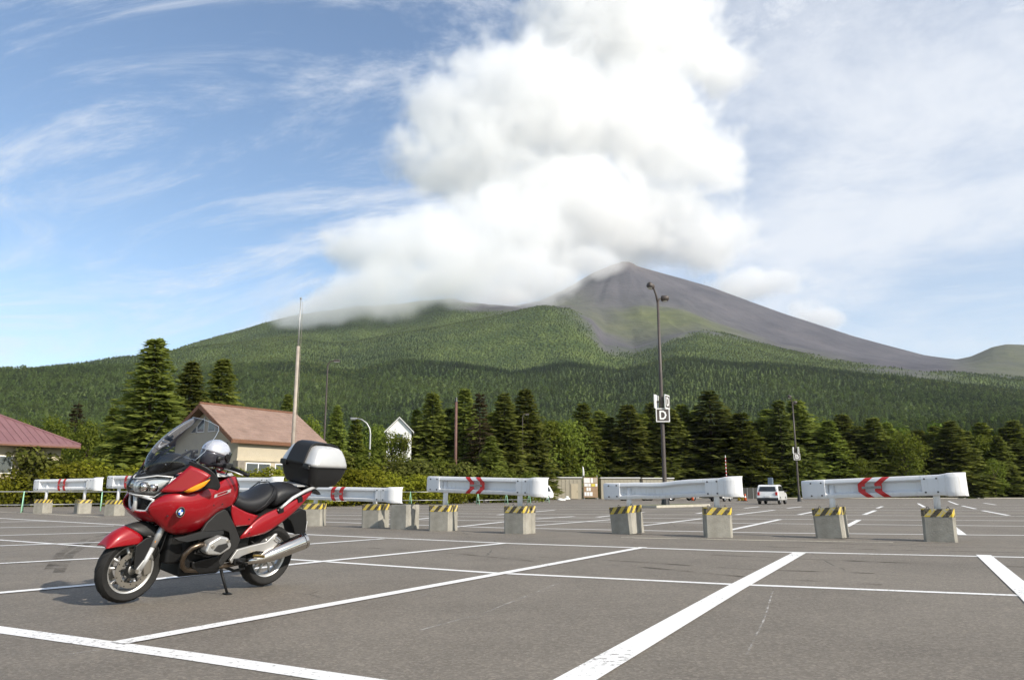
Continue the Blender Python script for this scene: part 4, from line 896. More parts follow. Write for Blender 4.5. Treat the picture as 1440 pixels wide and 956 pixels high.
def lamp_post(px, ybase, ytop, ysign, ch, label, Y=None):
    if Y is None: Y = gnd(px, ybase).y
    p = at(px, ybase, Y); h = at(px, ytop, Y).z; s = h/15.0
    o = empty('lamp_post', (p.x, Y, 0), 0.0); tag(o, label, 'lamp post', 'brown lamp posts with lettered signs')
    b = MB(); b.tube([(0, 0, 0), (0, 0, 0.4*s), (0, 0, h*.55), (0, 0, h*.93)], [0.17*s, 0.15*s, 0.12*s, 0.085*s], 12); b.build('pole', M['pole'], o, smooth=True)
    b = MB(); b.tube([(0, 0, 0), (0, 0, 0.9*s)], [0.30*s, 0.19*s], 12); b.build('pole_base', M['dark'], o)
    b = MB(); b.tube([(0, 0, h*.92), (-.10*s, -.05, h*.955), (-.26*s, -.14, h*.985), (-.42*s, -.24, h*.998)], [.075*s, .07*s, .06*s, .055*s], 9); b.build('arm', M['pole'], o, smooth=True)
    b = MB(); b.tube([(0, 0, h*.925), (.16*s, .2, h*.945), (.4*s, .3, h*.95)], [.06*s, .055*s, .05*s], 9); b.build('arm', M['pole'], o, smooth=True)
    for (x, y, z, a) in ((-.52*s, -.30, h*.998, 0.9), (.55*s, .35, h*.95, -0.15)):
        b = MB(); b.tube([(-.26*s, 0, 0), (-.2*s, 0, 0), (.2*s, 0, 0), (.30*s, 0, 0)], [.12*s, .21*s, .21*s, .1*s], 12)
        hd = b.build('lamp_head', M['pole'], o, smooth=True); hd.location = (x, y, z); hd.rotation_euler = (0, a*0.35, 0.7*a)
        b = MB(); b.tube([(0, 0, -.20*s), (0, 0, -.235*s)], [.17*s, .13*s], 12); b.build('lens', M['lampglass'], hd)
    # square letter boards round the pole
    sz = 0.92*s; zc = at(px, ysign, Y).z
    for (ox, oy, rz, dz) in ((0.0, -.24*s, 0.0, 0), (0.36*s, -.02, 1.05, 1.0*sz), (-.36*s, .0, -2.05, 1.0*sz)):
        sb = MB(); sb.box((-sz/2, -.03, -sz/2), (sz/2, .03, sz/2)); sg = sb.build('letter_sign', M['white'], o); sg.location = (ox, oy, zc+dz*1.0); sg.rotation_euler = (0, 0, rz)
        sb = MB(); sb.box((-sz*.43, -.038, -sz*.43), (sz*.43, -.031, sz*.43)); sb.build('sign_panel', M['signbrown'], sg)
        letter(ch, sg, -sz*.20, -sz*.27, sz*.42, sz*.54, -.052, 0.05*s)
        b = MB(); b.box((-.04, .031, -.06), (.04, .30, .06)); b.build('bracket', M['pole'], sg)
    return o
lamp_post(936, 713, 403, 584, 'D', 'tall brown lamp post with letter D signs behind the dented barrier')
lamp_post(1124, 702, 558, 642, 'B', 'smaller farther lamp post with letter B signs left of the nearest barrier', 84)
def flagpole():
    Y = 42; p = at(411, 640, Y); h = at(421, 421, Y).z; h1 = at(416, 487, Y).z
    o = empty('flagpole', (p.x, Y, 0)); tag(o, 'tall thin weathered flagpole in front of the cabin roof', 'flagpole')
    b = MB(); b.tube([(0, 0, 0), (0, 0, h1)], [.115, .09], 12); b.build('lower_section', M['polegrey'], o, smooth=True)
    b = MB(); b.tube([(0, 0, h1-.02), (0, 0, h)], [.05, .025], 10); b.build('upper_section', M['galv'], o, smooth=True)
    b = MB(); b.tube([(0.19, 0, 1.2), (0.12, 0, h-.1)], 0.008, 5); b.build('halyard', M['polegrey'], o)
    b = MB(); b.tube([(0, 0, h-.02), (0, 0, h+.05), (0, 0, h+.12)], [.03, .07, .02], 10); b.build('finial', M['galv'], o)
flagpole()
def street_lamp(px, Y, ytop, xr, m, label, arc=False, r=0.07):
    p = at(px, 660, Y); h = at(px, ytop, Y).z; ex = (at(xr, ytop, Y).x-p.x); o = empty('street_lamp', (p.x, Y, 0)); tag(o, label, 'street lamp')
    b = MB(); k = 0.45 if not arc else abs(ex)*1.0
    b.tube([(0, 0, 0), (0, 0, h*.5), (0, 0, h-k)]+[(ex*(1-math.cos(t)), 0, h-k+k*math.sin(t)) for t in (0.35, 0.75, 1.15, 1.5)], [r*1.3, r, r*.85, r*.8, r*.75, r*.7, r*.65], 9); b.build('pole', M[m], o, smooth=True)
    b = MB(); s = 1 if ex > 0 else -1; b.box((ex*.9, -.13, h-.10), (ex+s*.45, .13, h+.06)) if s > 0 else b.box((ex-.45, -.13, h-.10), (ex*.9, .13, h+.06)); hd = b.build('lamp_head', M[m], o, bevel=0.03)
    b = MB(); b.box((min(ex, ex+s*.4), -.1, h-.13), (max(ex, ex+s*.4), .1, h-.102)); b.build('lens', M['lampglass'], hd)
street_lamp(454, 60, 507, 470, 'pole', 'dark slim street lamp right of the flagpole')
street_lamp(519, 70, 588, 500, 'galv', 'pale grey street lamp with curved arm left of the white house', True, 0.09)
street_lamp(735, 98, 582, 739, 'pole', 'thin dark street lamp above the right end of the right pointing chevron barrier')
def post(px, Y, ytop, r, m, name, label, cat):
    p = at(px, 680, Y); h = at(px, ytop, Y).z; o = empty(name, (p.x, Y, 0)); tag(o, label, cat)
    b = MB(); b.tube([(0, 0, -.1), (0, 0, h)], [r*1.15, r*.85], 10); b.build('pole', M[m], o, smooth=True); return o, h
M['rustpole'] = mat('red_brown_pole', (0.13, 0.065, 0.05), 0.7, var=0.2, scale=2)
o, h = post(640, 84, 565, .16, 'rustpole', 'utility_pole', 'thick red brown pole among the firs behind the shrubs', 'pole')
b = MB(); b.tube([(0, 0, h), (0, 0, h+.5)], [.17, .10], 8); b.build('pole_cap', M['dark'], o)
o, h = post(1022, 100, 640, .045, 'white', 'striped_pole', 'thin red and white striped pole above the dented barrier', 'pole')
for i in range(7):
    z = h*(0.42+0.08*i); b = MB(); b.tube([(0, 0, z), (0, 0, z+h*.04)], 0.056, 8); b.build('red_band', M['red'], o)
# kerbed island at the foot of lamp post D
def island():
    a, c = gnd(905, 720), gnd(985, 714); q = gnd(936, 713); o = empty('traffic_island', (q.x, q.y, 0)); tag(o, 'long low kerbed island at the foot of lamp post D', 'kerb island')
    d = Vector((0.62, 0.78, 0)); s = Vector((-.78, .62, 0))
    for i in range(3):
        p = s*(-0.0)+d*(-2.9+i*2.6); b = MB(); pts = [p-s*.9, p+d*2.58-s*.9, p+d*2.58+s*.9, p+s*.9]
        b.add([(v.x, v.y, 0) for v in pts]+[(v.x, v.y, .16) for v in pts], [(0, 3, 2, 1), (4, 5, 6, 7), (0, 1, 5, 4), (1, 2, 6, 5), (2, 3, 7, 6), (3, 0, 4, 7)]); b.build('kerb_stone', M['kerb'], o, bevel=0.02)
    b = MB(); pts = [d*-2.7-s*.7, d*4.7-s*.7, d*4.7+s*.7, d*-2.7+s*.7]; b.add([(v.x, v.y, .168) for v in pts], [(0, 1, 2, 3)]); b.build('grass_top', M['grass'], o)
island()

# ------------------------------------------------------------------ vehicles
M['carwhite'] = mat('white_car_paint', (0.74, 0.74, 0.73), 0.25, coat=0.6)
M['carsilver'] = mat('silver_car_paint', (0.40, 0.41, 0.42), 0.3, metal=0.6, coat=0.5)
M['black'] = mat('black_plastic', (0.018, 0.018, 0.019), 0.55)
M['tyre'] = mat('tyre_rubber', (0.016, 0.0152, 0.0145), 0.75, spec=0.3, var=0.2, scale=20, bump=0.2, bscale=60)
M['lampred'] = mat('red_lamp', (0.45, 0.01, 0.01), 0.2)
M['carglass'] = mat('car_glass', (0.02, 0.024, 0.026), 0.06, spec=0.8)
_wm = MB(); _wm.lathe([(.19, -.09), (.30, -.095), (.33, -.06), (.33, .06), (.30, .095), (.19, .09)], 20); WHEEL_ME = _wm.mesh('wheel', M['tyre'], True)
_rm = MB(); _rm.lathe([(.001, -.07), (.08, -.075), (.20, -.06), (.205, -.085)], 16); _rm.lathe([(.001, .07), (.08, .075), (.20, .06), (.205, .085)], 16); RIM_ME = _rm.mesh('rim', M['carsilver'], True)
def car(px, Y, rz, label, side, W=1.7, paint='carwhite', group='vehicles parked at the far end of the lot', roof_box=False, glass=()):
    """side: outline [(x, z)] nose at +x; glass: list of side window polygons; built as lower body and tapered cabin in one shell"""
    p = at(px, 700, Y); o = empty('parked_car', (p.x, Y, 0), rz); tag(o, label, 'car', group)
    zs = [z for x, z in side]; zb = 1.0
    rings = []
    for y in (-1, -.93, -.6, .6, .93, 1):
        k = abs(y); rings.append([(x*(1-.012*(k == 1)), y*W/2*(1-(max(0, z-.95)*.22)), z-(0.015 if k == 1 and z > .5 else 0)) for x, z in side])
    b = MB(); b.rings(rings); b.build('body', M[paint], o, bevel=0.06, ang=30, seg=3)
    xs = [x for x, z in side]; x0, x1 = min(xs), max(xs)
    for s in (-1, 1):
        for poly in glass:
            pts = [(x, s*(W/2*(1-max(0, z-.95)*.22)+.006), z) for x, z in poly]; g = MB(); n = len(pts)
            g.add(pts+[(a, b_-s*.02, c) for a, b_, c in pts], [tuple(range(n)), tuple(reversed(range(n, 2*n)))]+[(i, n+i, n+(i+1) % n, (i+1) % n) for i in range(n)]); g.build('window', M['carglass'], o)
        for wx in (x0+.72, x1-.78):
            w_ = child('wheel', WHEEL_ME, o, (wx, s*(W/2-.09), .33)); child('rim', RIM_ME, w_)
    # rear: screen, lamps, bumper, plate
    top = max(zs); rear = sorted([(z, x) for x, z in side if x < -1.3 and z > .3]); xr = lambda z: float(np.interp(z, [q[0] for q in rear], [q[1] for q in rear]))-.022
    b = MB(); b.add([(xr(1.04), -W*.39, 1.04), (xr(1.04), W*.39, 1.04), (xr(top-.17), W*.34, top-.17), (xr(top-.17), -W*.34, top-.17)], [(0, 1, 2, 3)]); b.build('rear_window', M['carglass'], o, solid=0.02, off=0)
    for s in (-1, 1):
        b = MB(); b.box((x0-.02, s*W*.40-.08, .72), (x0+.12, s*W*.40+.08, .98)); b.build('tail_lamp', M['lampred'], o)
        b = MB(); b.box((x1-.12, s*W*.36-.14, .66), (x1+.015, s*W*.36+.14, .82)); b.build('headlamp', M['lampglass'], o)
        b = MB(); b.box((x1-1.3, s*(W/2+.02)-.02*s, .98), (x1-1.15, s*(W/2+.17), 1.12)); b.build('wing_mirror', M['black'], o)
    b = MB(); b.box((x0-.05, -W*.48, .28), (x0+.12, W*.48, .52)); b.build('bumper', M['black'], o, bevel=0.03)
    b = MB(); b.box((x0-.056, -.19, .56), (x0-.0, .19, .70)); b.build('number_plate', M['white'], o)
    return o
SUV = [(-2.05, .34), (-2.08, .62), (-2.02, .98), (-1.86, 1.46), (-1.7, 1.54), (-.2, 1.57), (.25, 1.50), (.95, 1.02), (1.75, .92), (2.02, .74), (2.05, .42), (1.9, .30)]
SUVG = ([(-1.72, 1.06), (-1.6, 1.40), (-.98, 1.44), (-.98, 1.06)], [(-.92, 1.06), (-.92, 1.45), (-.05, 1.45), (-.05, 1.06)], [(.01, 1.06), (.01, 1.45), (.22, 1.42), (.80, 1.06)])
o = car(1086, 64.5, 1.08, 'white wagon seen from behind with a dark box on its roof', SUV, 1.72, glass=SUVG)
b = MB(); b.box((-.9, -.25, 1.57), (-.45, .12, 2.12)); b.build('roof_box', mat('blue_grey_box', (0.10, 0.13, 0.17), 0.4), o, bevel=0.04)
VAN = [(-1.62, .34), (-1.66, .6), (-1.64, 1.0), (-1.58, 1.68), (-1.45, 1.80), (.95, 1.80), (1.2, 1.70), (1.55, 1.05), (1.64, .85), (1.66, .42), (1.5, .30)]
VANG = ([(-1.4, 1.08), (-1.38, 1.58), (-.5, 1.58), (-.5, 1.08)], [(-.42, 1.08), (-.42, 1.58), (.5, 1.58), (.5, 1.08)], [(.58, 1.08), (.58, 1.58), (1.1, 1.55), (1.32, 1.08)])
car(757, 92, 0.25, 'white van parked in front of the beige site hut with a door', VAN, 1.5, glass=VANG)
car(722, 88, 2.95, 'white van seen below the right pointing chevron rail', VAN, 1.5, glass=VANG)
car(1014, 84, 0.98, 'white van seen from behind under the right end of the dented barrier', VAN, 1.5, glass=VANG)
car(893, 92, 0.1, 'dark wheeled silver car under the left end of the dented barrier', SUV, 1.7, 'carsilver', glass=SUVG)
car(928, 93, 0.12, 'silver car half behind the foot of lamp post D', SUV, 1.7, 'carsilver', glass=SUVG)
car(957, 92, 0.1, 'white car just right of the foot of lamp post D', SUV, 1.7, 'carwhite', glass=SUVG)
M['orange'] = mat('orange_cone', (0.62, 0.10, 0.02), 0.5)
M['yellowp'] = mat('yellow_bollard', (0.62, 0.42, 0.04), 0.5)
def cone(px, Y, label, m='orange', h=.8):
    p = at(px, 700, Y); o = empty('traffic_cone', (p.x, Y, 0)); tag(o, label, 'traffic cone', 'small traffic cones on the lot')
    b = MB(); b.box((-.22, -.22, 0), (.22, .22, .05)); b.build('base', M['black'], o)
    b = MB(); b.tube([(0, 0, .05), (0, 0, h)], [.17, .035], 12); b.build('cone_body', M[m], o, smooth=True)
    b = MB(); b.tube([(0, 0, h*.5), (0, 0, h*.68)], [.111, .082], 12, False); b.build('white_collar', M['white'], o, smooth=True)
cone(1048, 86, 'orange traffic cone left of the white wagon'); cone(974, 90, 'red orange cone under the middle of the dented barrier')
cone(1044, 88, 'yellow bollard cone nearest the dark screen fence', 'yellowp', 1.1); cone(1039, 88, 'yellow bollard cone just right of the dented barrier end', 'yellowp', 1.0)
def screen_fence():
    p = at(1043, 700, 110); q = at(1068, 700, 110); o = empty('screen_fence', (p.x, 110, 0)); tag(o, 'dark mesh screen fence left of the white wagon', 'fence'); wd = q.x-p.x; h = at(1050, 687, 110).z+.15
    for i in range(4): b = MB(); b.tube([(wd*i/3, 0, 0), (wd*i/3, 0, h)], .035, 6); b.build('post', M['galv'], o)
    for i in range(3): b = MB(); b.box((wd*i/3+.04, -.012, .1), (wd*(i+1)/3-.04, .012, h)); b.build('mesh_panel', mat('dark_mesh', (0.05, 0.05, 0.045), 0.8), o)
screen_fence()
def flag():
    p = at(820, 700, 106); o = empty('flag', (p.x, 106, 0)); tag(o, 'white flag furled on a thin pole left of the notice board', 'flag'); h = at(820, 655, 106).z
    b = MB(); b.tube([(0, 0, 0), (0, 0, h)], .02, 6); b.build('pole', M['galv'], o)
    b = MB(); b.grid([[(0.02, 0, h-.05), (.12, .05, h-.2)], [(0.02, 0, h-.8), (.26, -.06, h-.9)], [(.02, 0, h-1.3), (.20, .05, h-1.35)]]); b.build('cloth', M['white'], o, solid=0.01, sub=2)
flag()
for px, Y, lab in ((796, 100, 'white sandbag heap in front of the beige site hut door'), (788, 92, 'low white sandbag on the asphalt left of the notice board')):
    p = at(px, 700, Y); o = empty('sandbag', (p.x, Y, 0), 0.3); tag(o, lab, 'sandbag', 'white sandbags')
    for (x, y, z, s) in ((0, 0, .12, .3), (.35, .1, .13, .28), (.16, .05, .36, .27)) if px == 796 else ((0, 0, .1, .38), (.4, .05, .08, .3)):
        rr = [[(x+r_*s*math.cos(a), y+r_*s*.8*math.sin(a), z+zz*s*.5) for a in [2*math.pi*i/10 for i in range(10)]] for r_, zz in ((.35, -1), (.95, -.5), (1.05, 0), (.8, .6), (.3, .95))]
        b = MB(); b.rings(rr); b.build('bag', M['white'], o, sub=1)
# ------------------------------------------------------------------ single trees and shrubs
PROTO = {}
for k in range(4):
    v, f = fir_crown(15, 0.06+0.02*k, 0.225+0.012*k, 0.38, 0.36+0.03*k, 1.15, 100+k); PROTO['fir%d' % k] = (15, raw_mesh('fir_crown', v, f, M['fir']), trunk_mesh('fir_trunk', 14.5, 0.22))
v, f = fir_crown(15, 0.08, 0.21, 0.5, 0.42, 1.05, 111); PROTO['dark'] = (15, raw_mesh('dark_fir_crown', v, f, M['firdark']), trunk_mesh('fir_trunk', 14.5, 0.22))
v, f = fir_crown(15, 0.06, 0.25, 0.40, 0.28, 1.1, 112); PROTO['larch'] = (15, raw_mesh('larch_crown', v, f, M['larch']), trunk_mesh('larch_trunk', 14.5, 0.2))
v, f = fir_crown(15, 0.14, 0.17, 0.6, 0.30, 0.8, 113); PROTO['dry'] = (15, raw_mesh('dry_crown', v, f, M['brown']), trunk_mesh('dry_trunk', 14.5, 0.2))
for k in range(3):
    v, f, bl = broad_crown(12, 4.3+0.4*k, 0.16, 3600, 15, 0.40, 120+k); PROTO['broad%d' % k] = (12.4, raw_mesh('broad_crown', v, f, M['leaf']), trunk_mesh('broad_trunk', 10.5, 0.2, bl))
def tree(px, ytop, Y, kind, label, ws=1.0, name=None, group='trees behind the parking lot', z0=None):
    h0, cm, tm = PROTO[kind]; p = at(px, 690, Y); h = at(px, ytop, Y).z; gz = ground_height(p.x, Y) if z0 is None else z0; s = (h-gz)/h0
    o = empty(name or {'f': 'fir_tree', 'd': 'fir_tree', 'l': 'larch_tree', 'b': 'broadleaf_tree'}[kind[0]], (p.x, Y, gz), rnd(0, 6.28)); o.scale = (s*ws, s*ws, s); tag(o, label, 'tree', group)
    child('crown', cm, o); child('trunk', tm, o); return o
# left: three tall firs and the wood behind the buildings
tree(201, 476, 61, 'fir0', 'tallest dark fir at the left, behind the motorcycle windscreen', 1.45)
tree(256, 507, 68, 'fir1', 'middle one of the three tall firs left of the cabin', 1.3); tree(301, 503, 72, 'fir2', 'tall fir directly behind the cabin gable', 1.25)
tree(172, 590, 63, 'dark', 'low dark fir tucked left of the tallest fir', 1.5); tree(150, 572, 84, 'larch', 'light green larch left of the tallest fir', 1.25)
tree(96, 567, 92, 'dry', 'brown bare crowned tree above the red roof', 1.3, 'dry_tree'); tree(20, 583, 82, 'broad0', 'leafy tree rising behind the ridge of the red roof', 1.0); tree(62, 574, 84, 'broad1', 'leafy tree behind the middle of the red roof', 1.0)
tree(118, 585, 80, 'broad2', 'leafy tree over the right end of the red roof', 1.0); tree(-25, 570, 86, 'larch', 'larch cut by the left edge of the picture', 1.2); tree(345, 575, 84, 'larch', 'larch behind the cabin roof ridge', 1.0)
tree(398, 553, 88, 'fir3', 'small fir behind the flagpole', 0.9); tree(432, 578, 86, 'broad0', 'leafy tree between the flagpole and the dark street lamp', 0.9); tree(469, 568, 92, 'fir1', 'fir just right of the dark street lamp', 1.0)
tree(497, 585, 96, 'larch', 'larch behind the curved pale street lamp', 1.1); tree(527, 588, 100, 'broad1', 'leafy tree at the left side of the white house', 0.9); tree(549, 600, 86, 'broad2', 'slender leafy tree standing in front of the white house', 0.95)
tree(583, 575, 99, 'larch', 'pale larch at the right side of the white house', 1.05)
tree(566, 604, 85, 'broad0', 'leafy tree hiding the right half of the white house', 0.75)
# the line behind the shrubs, up to the site huts
tree(606, 551, 97, 'fir2', 'fir left of the red brown pole', 1.38); tree(630, 574, 101, 'fir0', 'shorter fir just left of the red brown pole', 1.38); tree(652, 545, 99, 'fir3', 'tall fir just right of the red brown pole', 1.25); tree(674, 552, 94, 'dry', 'greyish brown dying conifer between green firs', 1.25, 'dry_tree')
tree(709, 551, 98, 'fir1', 'fir right of the brown dying conifer', 1.44); tree(739, 547, 101, 'fir0', 'tall fir by the thin street lamp', 1.50); tree(768, 580, 119, 'broad0', 'leafy tree above the white van', 1.38); tree(793, 584, 121, 'broad2', 'bright leafy tree above the site hut door', 1.31)
tree(690, 612, 90, 'fir2', 'small fir in front of the dying conifer', 1.62); tree(757, 612, 118, 'larch', 'small larch low over the white van', 1.62)
# behind the huts and along the far kerb
far = [(822, 573, 'larch', 'larch above the white flag'), (846, 570, 'fir1', 'fir over the notice board'), (868, 590, 'broad1', 'leafy tree over the left end of the dented barrier'), (886, 565, 'fir3', 'fir third to the left of lamp post D'), (904, 580, 'larch', 'larch second to the left of lamp post D'), (921, 566, 'fir0', 'fir touching the left side of lamp post D'),
       (945, 575, 'fir2', 'fir touching the right side of lamp post D'), (963, 571, 'larch', 'larch second to the right of lamp post D'), (984, 580, 'fir1', 'fir third to the right of lamp post D'), (1004, 555, 'dark', 'tall dark fir left of the striped pole'), (1024, 568, 'fir3', 'fir behind the striped pole'),
       (1047, 575, 'larch', 'larch above the dark screen fence'), (1066, 590, 'fir0', 'fir above the left side of the white wagon'), (1086, 573, 'larch', 'broad larch above the white wagon'), (1103, 562, 'dark', 'dark fir left of lamp post B'), (1128, 563, 'fir2', 'fir behind lamp post B'),
       (1152, 585, 'broad0', 'leafy tree right of lamp post B'), (1172, 595, 'larch', 'larch above the left end of the nearest barrier'), (1192, 588, 'fir1', 'fir above the left half of the nearest barrier'), (1214, 592, 'fir3', 'fir left of the left pointing chevrons'), (1236, 582, 'fir0', 'fir above the left pointing chevrons'), (1256, 590, 'larch', 'larch right of the left pointing chevrons'),
       (1276, 600, 'broad2', 'leafy tree over the right half of the nearest barrier'), (1298, 604, 'fir2', 'fir left of the right post of the nearest barrier'), (1322, 600, 'larch', 'larch over the right post of the nearest barrier'), (1346, 594, 'fir1', 'wide fir over the right end of the nearest barrier'), (1368, 610, 'fir0', 'fir just right of the nearest barrier end'),
       (1390, 600, 'larch', 'larch third from the right edge'), (1412, 606, 'fir3', 'fir second from the right edge'), (1436, 585, 'fir2', 'fir cut by the right edge of the picture'), (1475, 590, 'larch', None)]
for i, (px, yt, kd, lab) in enumerate(far):
    if lab: tree(px, yt+((i*53) % 9-4)*1.6, 128+((i*37) % 11)*0.9, kd, lab, 1.55+((i*31) % 7)*0.11 if kd[0] != 'b' else 1.25)
fill = [(812, 600, 'broad1', 'leafy tree filling the gap above the white flag'), (858, 585, 'larch', 'pale larch above the second site hut'), (897, 600, 'broad2', 'leafy tree low to the left of lamp post D'), (933, 590, 'larch', 'larch right behind lamp post D'), (955, 600, 'broad0', 'leafy tree low to the right of lamp post D'),
        (994, 595, 'larch', 'larch between the dark fir and lamp post D'), (1036, 598, 'broad2', 'leafy tree over the right end of the dented barrier'), (1076, 598, 'broad0', 'leafy tree above the roof box of the white wagon'), (1113, 590, 'larch', 'larch touching lamp post B from the left'), (1140, 600, 'fir0', 'fir touching lamp post B from the right'), (1163, 605, 'broad1', 'leafy tree over the left tip of the nearest barrier'),
        (1203, 606, 'broad0', 'leafy tree over the left quarter of the nearest barrier'), (1225, 602, 'larch', 'larch left of the tip of the left pointing chevrons'), (1266, 604, 'fir2', 'fir over the middle of the nearest barrier'), (1310, 612, 'broad1', 'leafy tree by the right post of the nearest barrier'), (1335, 606, 'fir3', 'fir above the bolts at the right end of the nearest barrier'), (1380, 606, 'broad2', 'leafy tree right of the nearest barrier end'), (1424, 600, 'larch', 'larch close to the right edge'),
        (590, 590, 'broad1', 'leafy tree between the white house and the firs'), (620, 585, 'larch', 'larch left of the red brown pole top'), (663, 585, 'broad0', 'leafy tree left of the dying conifer'), (693, 580, 'larch', 'larch between the dying conifer and a fir'), (724, 575, 'fir2', 'fir between two tall firs at the thin street lamp'), (752, 585, 'broad1', 'leafy tree right of the thin street lamp'), (780, 592, 'larch', 'larch above the left end of the site hut')]
for i, (px, yt, kd, lab) in enumerate(fill): tree(px, yt, (131 if px > 800 else (106 if px < 745 else 119))+((i*29) % 7)*0.8, kd, lab, 1.6+((i*17) % 5)*0.12 if kd[0] != 'b' else 1.35)
low = [(832, 625, 'broad2', 'low leafy tree behind the white flag'), (874, 628, 'broad0', 'low leafy tree between two site huts'), (1010, 640, 'fir1', 'small fir low behind the striped pole'), (1056, 618, 'broad1', 'bright green leafy tree above the screen fence'), (1120, 640, 'broad2', 'low leafy tree at the foot of lamp post B'), (1290, 640, 'broad0', 'low leafy tree behind the right half of the nearest barrier'), (1400, 640, 'broad1', 'low leafy tree near the right edge'), (1215, 640, 'broad2', 'low leafy tree behind the left pointing chevrons'), (960, 640, 'larch', 'small larch low right of lamp post D')]
for i, (px, yt, kd, lab) in enumerate(low): tree(px, yt, 126.5+(i % 3)*.5, kd, lab, 1.2)
# undergrowth behind the trunks so the wood closes
SHR = []
for k in range(5):
    v, f, bl = broad_crown(2.2, 1.7, 0.10, 2600, 13, 0.17, 200+k); SHR.append((raw_mesh('shrub_foliage', v, f, M['shrub']), raw_mesh('olive_foliage', v, f, M['olive']), trunk_mesh('shrub_stems', 1.5, 0.035, bl), raw_mesh('bush_foliage', v, f, M['leaf'])))
def shrub(px, ytop, Y, k, label, m=0, ws=1.0, group='shrubs behind the pipe fence'):
    p = at(px, 690, Y); h = at(px, ytop, Y).z; s = max(0.3, (h-.05)/2.5); o = empty('shrub', (p.x, Y, 0.05), rnd(0, 6.28)); o.scale = (s*ws, s*ws, s); tag(o, label, 'shrub', group)
    child('foliage', SHR[k][{0: 0, 1: 1, 2: 3}[m]], o); child('stems', SHR[k][2], o)
for i, (px, yt, Y, k, m, ws, lab) in enumerate((
    (-12, 640, 56, 0, 0, 1.5, 'yellow green shrub cut by the left edge'), (12, 655, 53, 1, 0, 1.4, 'low yellow green shrub left of the leftmost barrier'), (38, 620, 54, 2, 1, 1.3, 'tall olive shrub in front of the red roofed building'), (66, 632, 55, 3, 1, 1.4, 'olive shrub over the leftmost barrier'),
    (92, 648, 54, 4, 0, 1.5, 'yellow green shrub behind the right end of the leftmost barrier'), (120, 640, 57, 0, 0, 1.3, 'yellow green shrub between the two leftmost barriers'), (143, 652, 56, 1, 0, 1.3, 'low shrub left of the motorcycle fairing'), (165, 655, 55, 2, 0, 1.2, 'low shrub touching the motorcycle headlight'), (190, 650, 57, 3, 0, 1.4, 'shrub behind the motorcycle windscreen base'),
    (225, 648, 56, 4, 0, 1.5, 'shrub hidden behind the motorcycle windscreen'), (262, 650, 52, 0, 0, 1.5, 'shrub seen through the motorcycle windscreen'), (300, 654, 51, 1, 0, 1.4, 'shrub behind the silver helmet'), (336, 654, 48, 2, 0, 1.5, 'bright shrub right of the silver helmet, below the cabin windows'), (366, 654, 48, 3, 0, 1.5, 'bright shrub in front of the cabin windows'),
    (396, 654, 49, 4, 0, 1.4, 'bright shrub at the foot of the flagpole'), (430, 650, 52, 0, 0, 1.5, 'shrub behind the black top case'), (462, 656, 55, 1, 0, 1.5, 'yellow shrub under the dark street lamp'), (492, 654, 57, 2, 0, 1.5, 'yellow shrub right of the black top case'), (520, 652, 60, 3, 0, 1.5, 'yellow green shrub under the curved pale street lamp'),
    (478, 634, 66, 4, 1, 1.5, 'tall dark olive shrub left of the curved pale street lamp'), (512, 630, 67, 0, 2, 1.5, 'tall green bush under the curved pale street lamp'), (545, 634, 68, 1, 1, 1.4, 'tall olive bush under the white house'), (580, 638, 69, 2, 1, 1.5, 'olive bush right of the white house'), (612, 640, 70, 3, 2, 1.5, 'green bush left of the red brown pole foot'),
    (645, 648, 71, 4, 1, 1.5, 'olive bush at the red brown pole foot'), (678, 654, 72, 0, 2, 1.4, 'green bush above the right pointing chevrons'), (712, 655, 74, 1, 2, 1.4, 'green bush right of the right pointing chevrons'), (745, 660, 78, 2, 2, 1.4, 'green bush by the white van'), (552, 660, 62, 3, 0, 1.4, 'yellow shrub above the right end of the top case barrier'), (585, 664, 63, 4, 0, 1.4, 'yellow shrub left of the right pointing chevron barrier'),
    (612, 672, 64, 0, 0, 1.3, 'low shrub behind the left end of the right pointing chevron barrier'), (648, 676, 66, 1, 0, 1.2, 'low shrub behind the right pointing chevron rail'), (445, 620, 74, 2, 2, 1.6, 'big green bush right of the cabin'))):
    shrub(px, yt, Y, k, lab, m, ws)
# ------------------------------------------------------------------ motorcycle (local x forward, y to its left, z up; origin at the front contact)
def paint_red():
    m = mat('red_metallic_paint', (0.265, 0.004, 0.009), 0.34, metal=0.05, coat=0.55, spec=0.3); return m
M['bikered'] = paint_red()
M['satin'] = mat('satin_black_plastic', (0.013, 0.013, 0.0135), 0.45, spec=0.35, bump=0.05, bscale=300)
M['grey'] = mat('dark_grey_plastic', (0.024, 0.0235, 0.023), 0.5, spec=0.35)
M['leather'] = mat('black_seat_vinyl', (0.013, 0.013, 0.0145), 0.48, spec=0.4, bump=0.12, bscale=220)
M['silver'] = mat('silver_paint', (0.56, 0.56, 0.555), 0.38, metal=0.4, var=0.03)
M['alu'] = mat('cast_aluminium', (0.56, 0.55, 0.53), 0.42, metal=0.75, var=0.06, scale=8)
M['chrome'] = mat('polished_steel', (0.62, 0.59, 0.55), 0.13, metal=1.0)
M['header'] = mat('heat_browned_steel', (0.15, 0.115, 0.085), 0.35, metal=0.9, var=0.2, scale=9)
M['disc'] = mat('brake_disc_steel', (0.42, 0.39, 0.34), 0.36, metal=0.85)
M['amber'] = mat('amber_lens', (0.85, 0.30, 0.01), 0.12, coat=0.5)
M['black2'] = mat('engine_black', (0.008, 0.008, 0.008), 0.55, spec=0.3)
M['blue'] = mat('emblem_blue', (0.02, 0.10, 0.42), 0.25, coat=0.5)
M['emwhite'] = mat('emblem_white', (0.8, 0.8, 0.8), 0.25, coat=0.5)
M['reflector'] = mat('headlamp_reflector', (0.82, 0.82, 0.82), 0.25, metal=0.45)
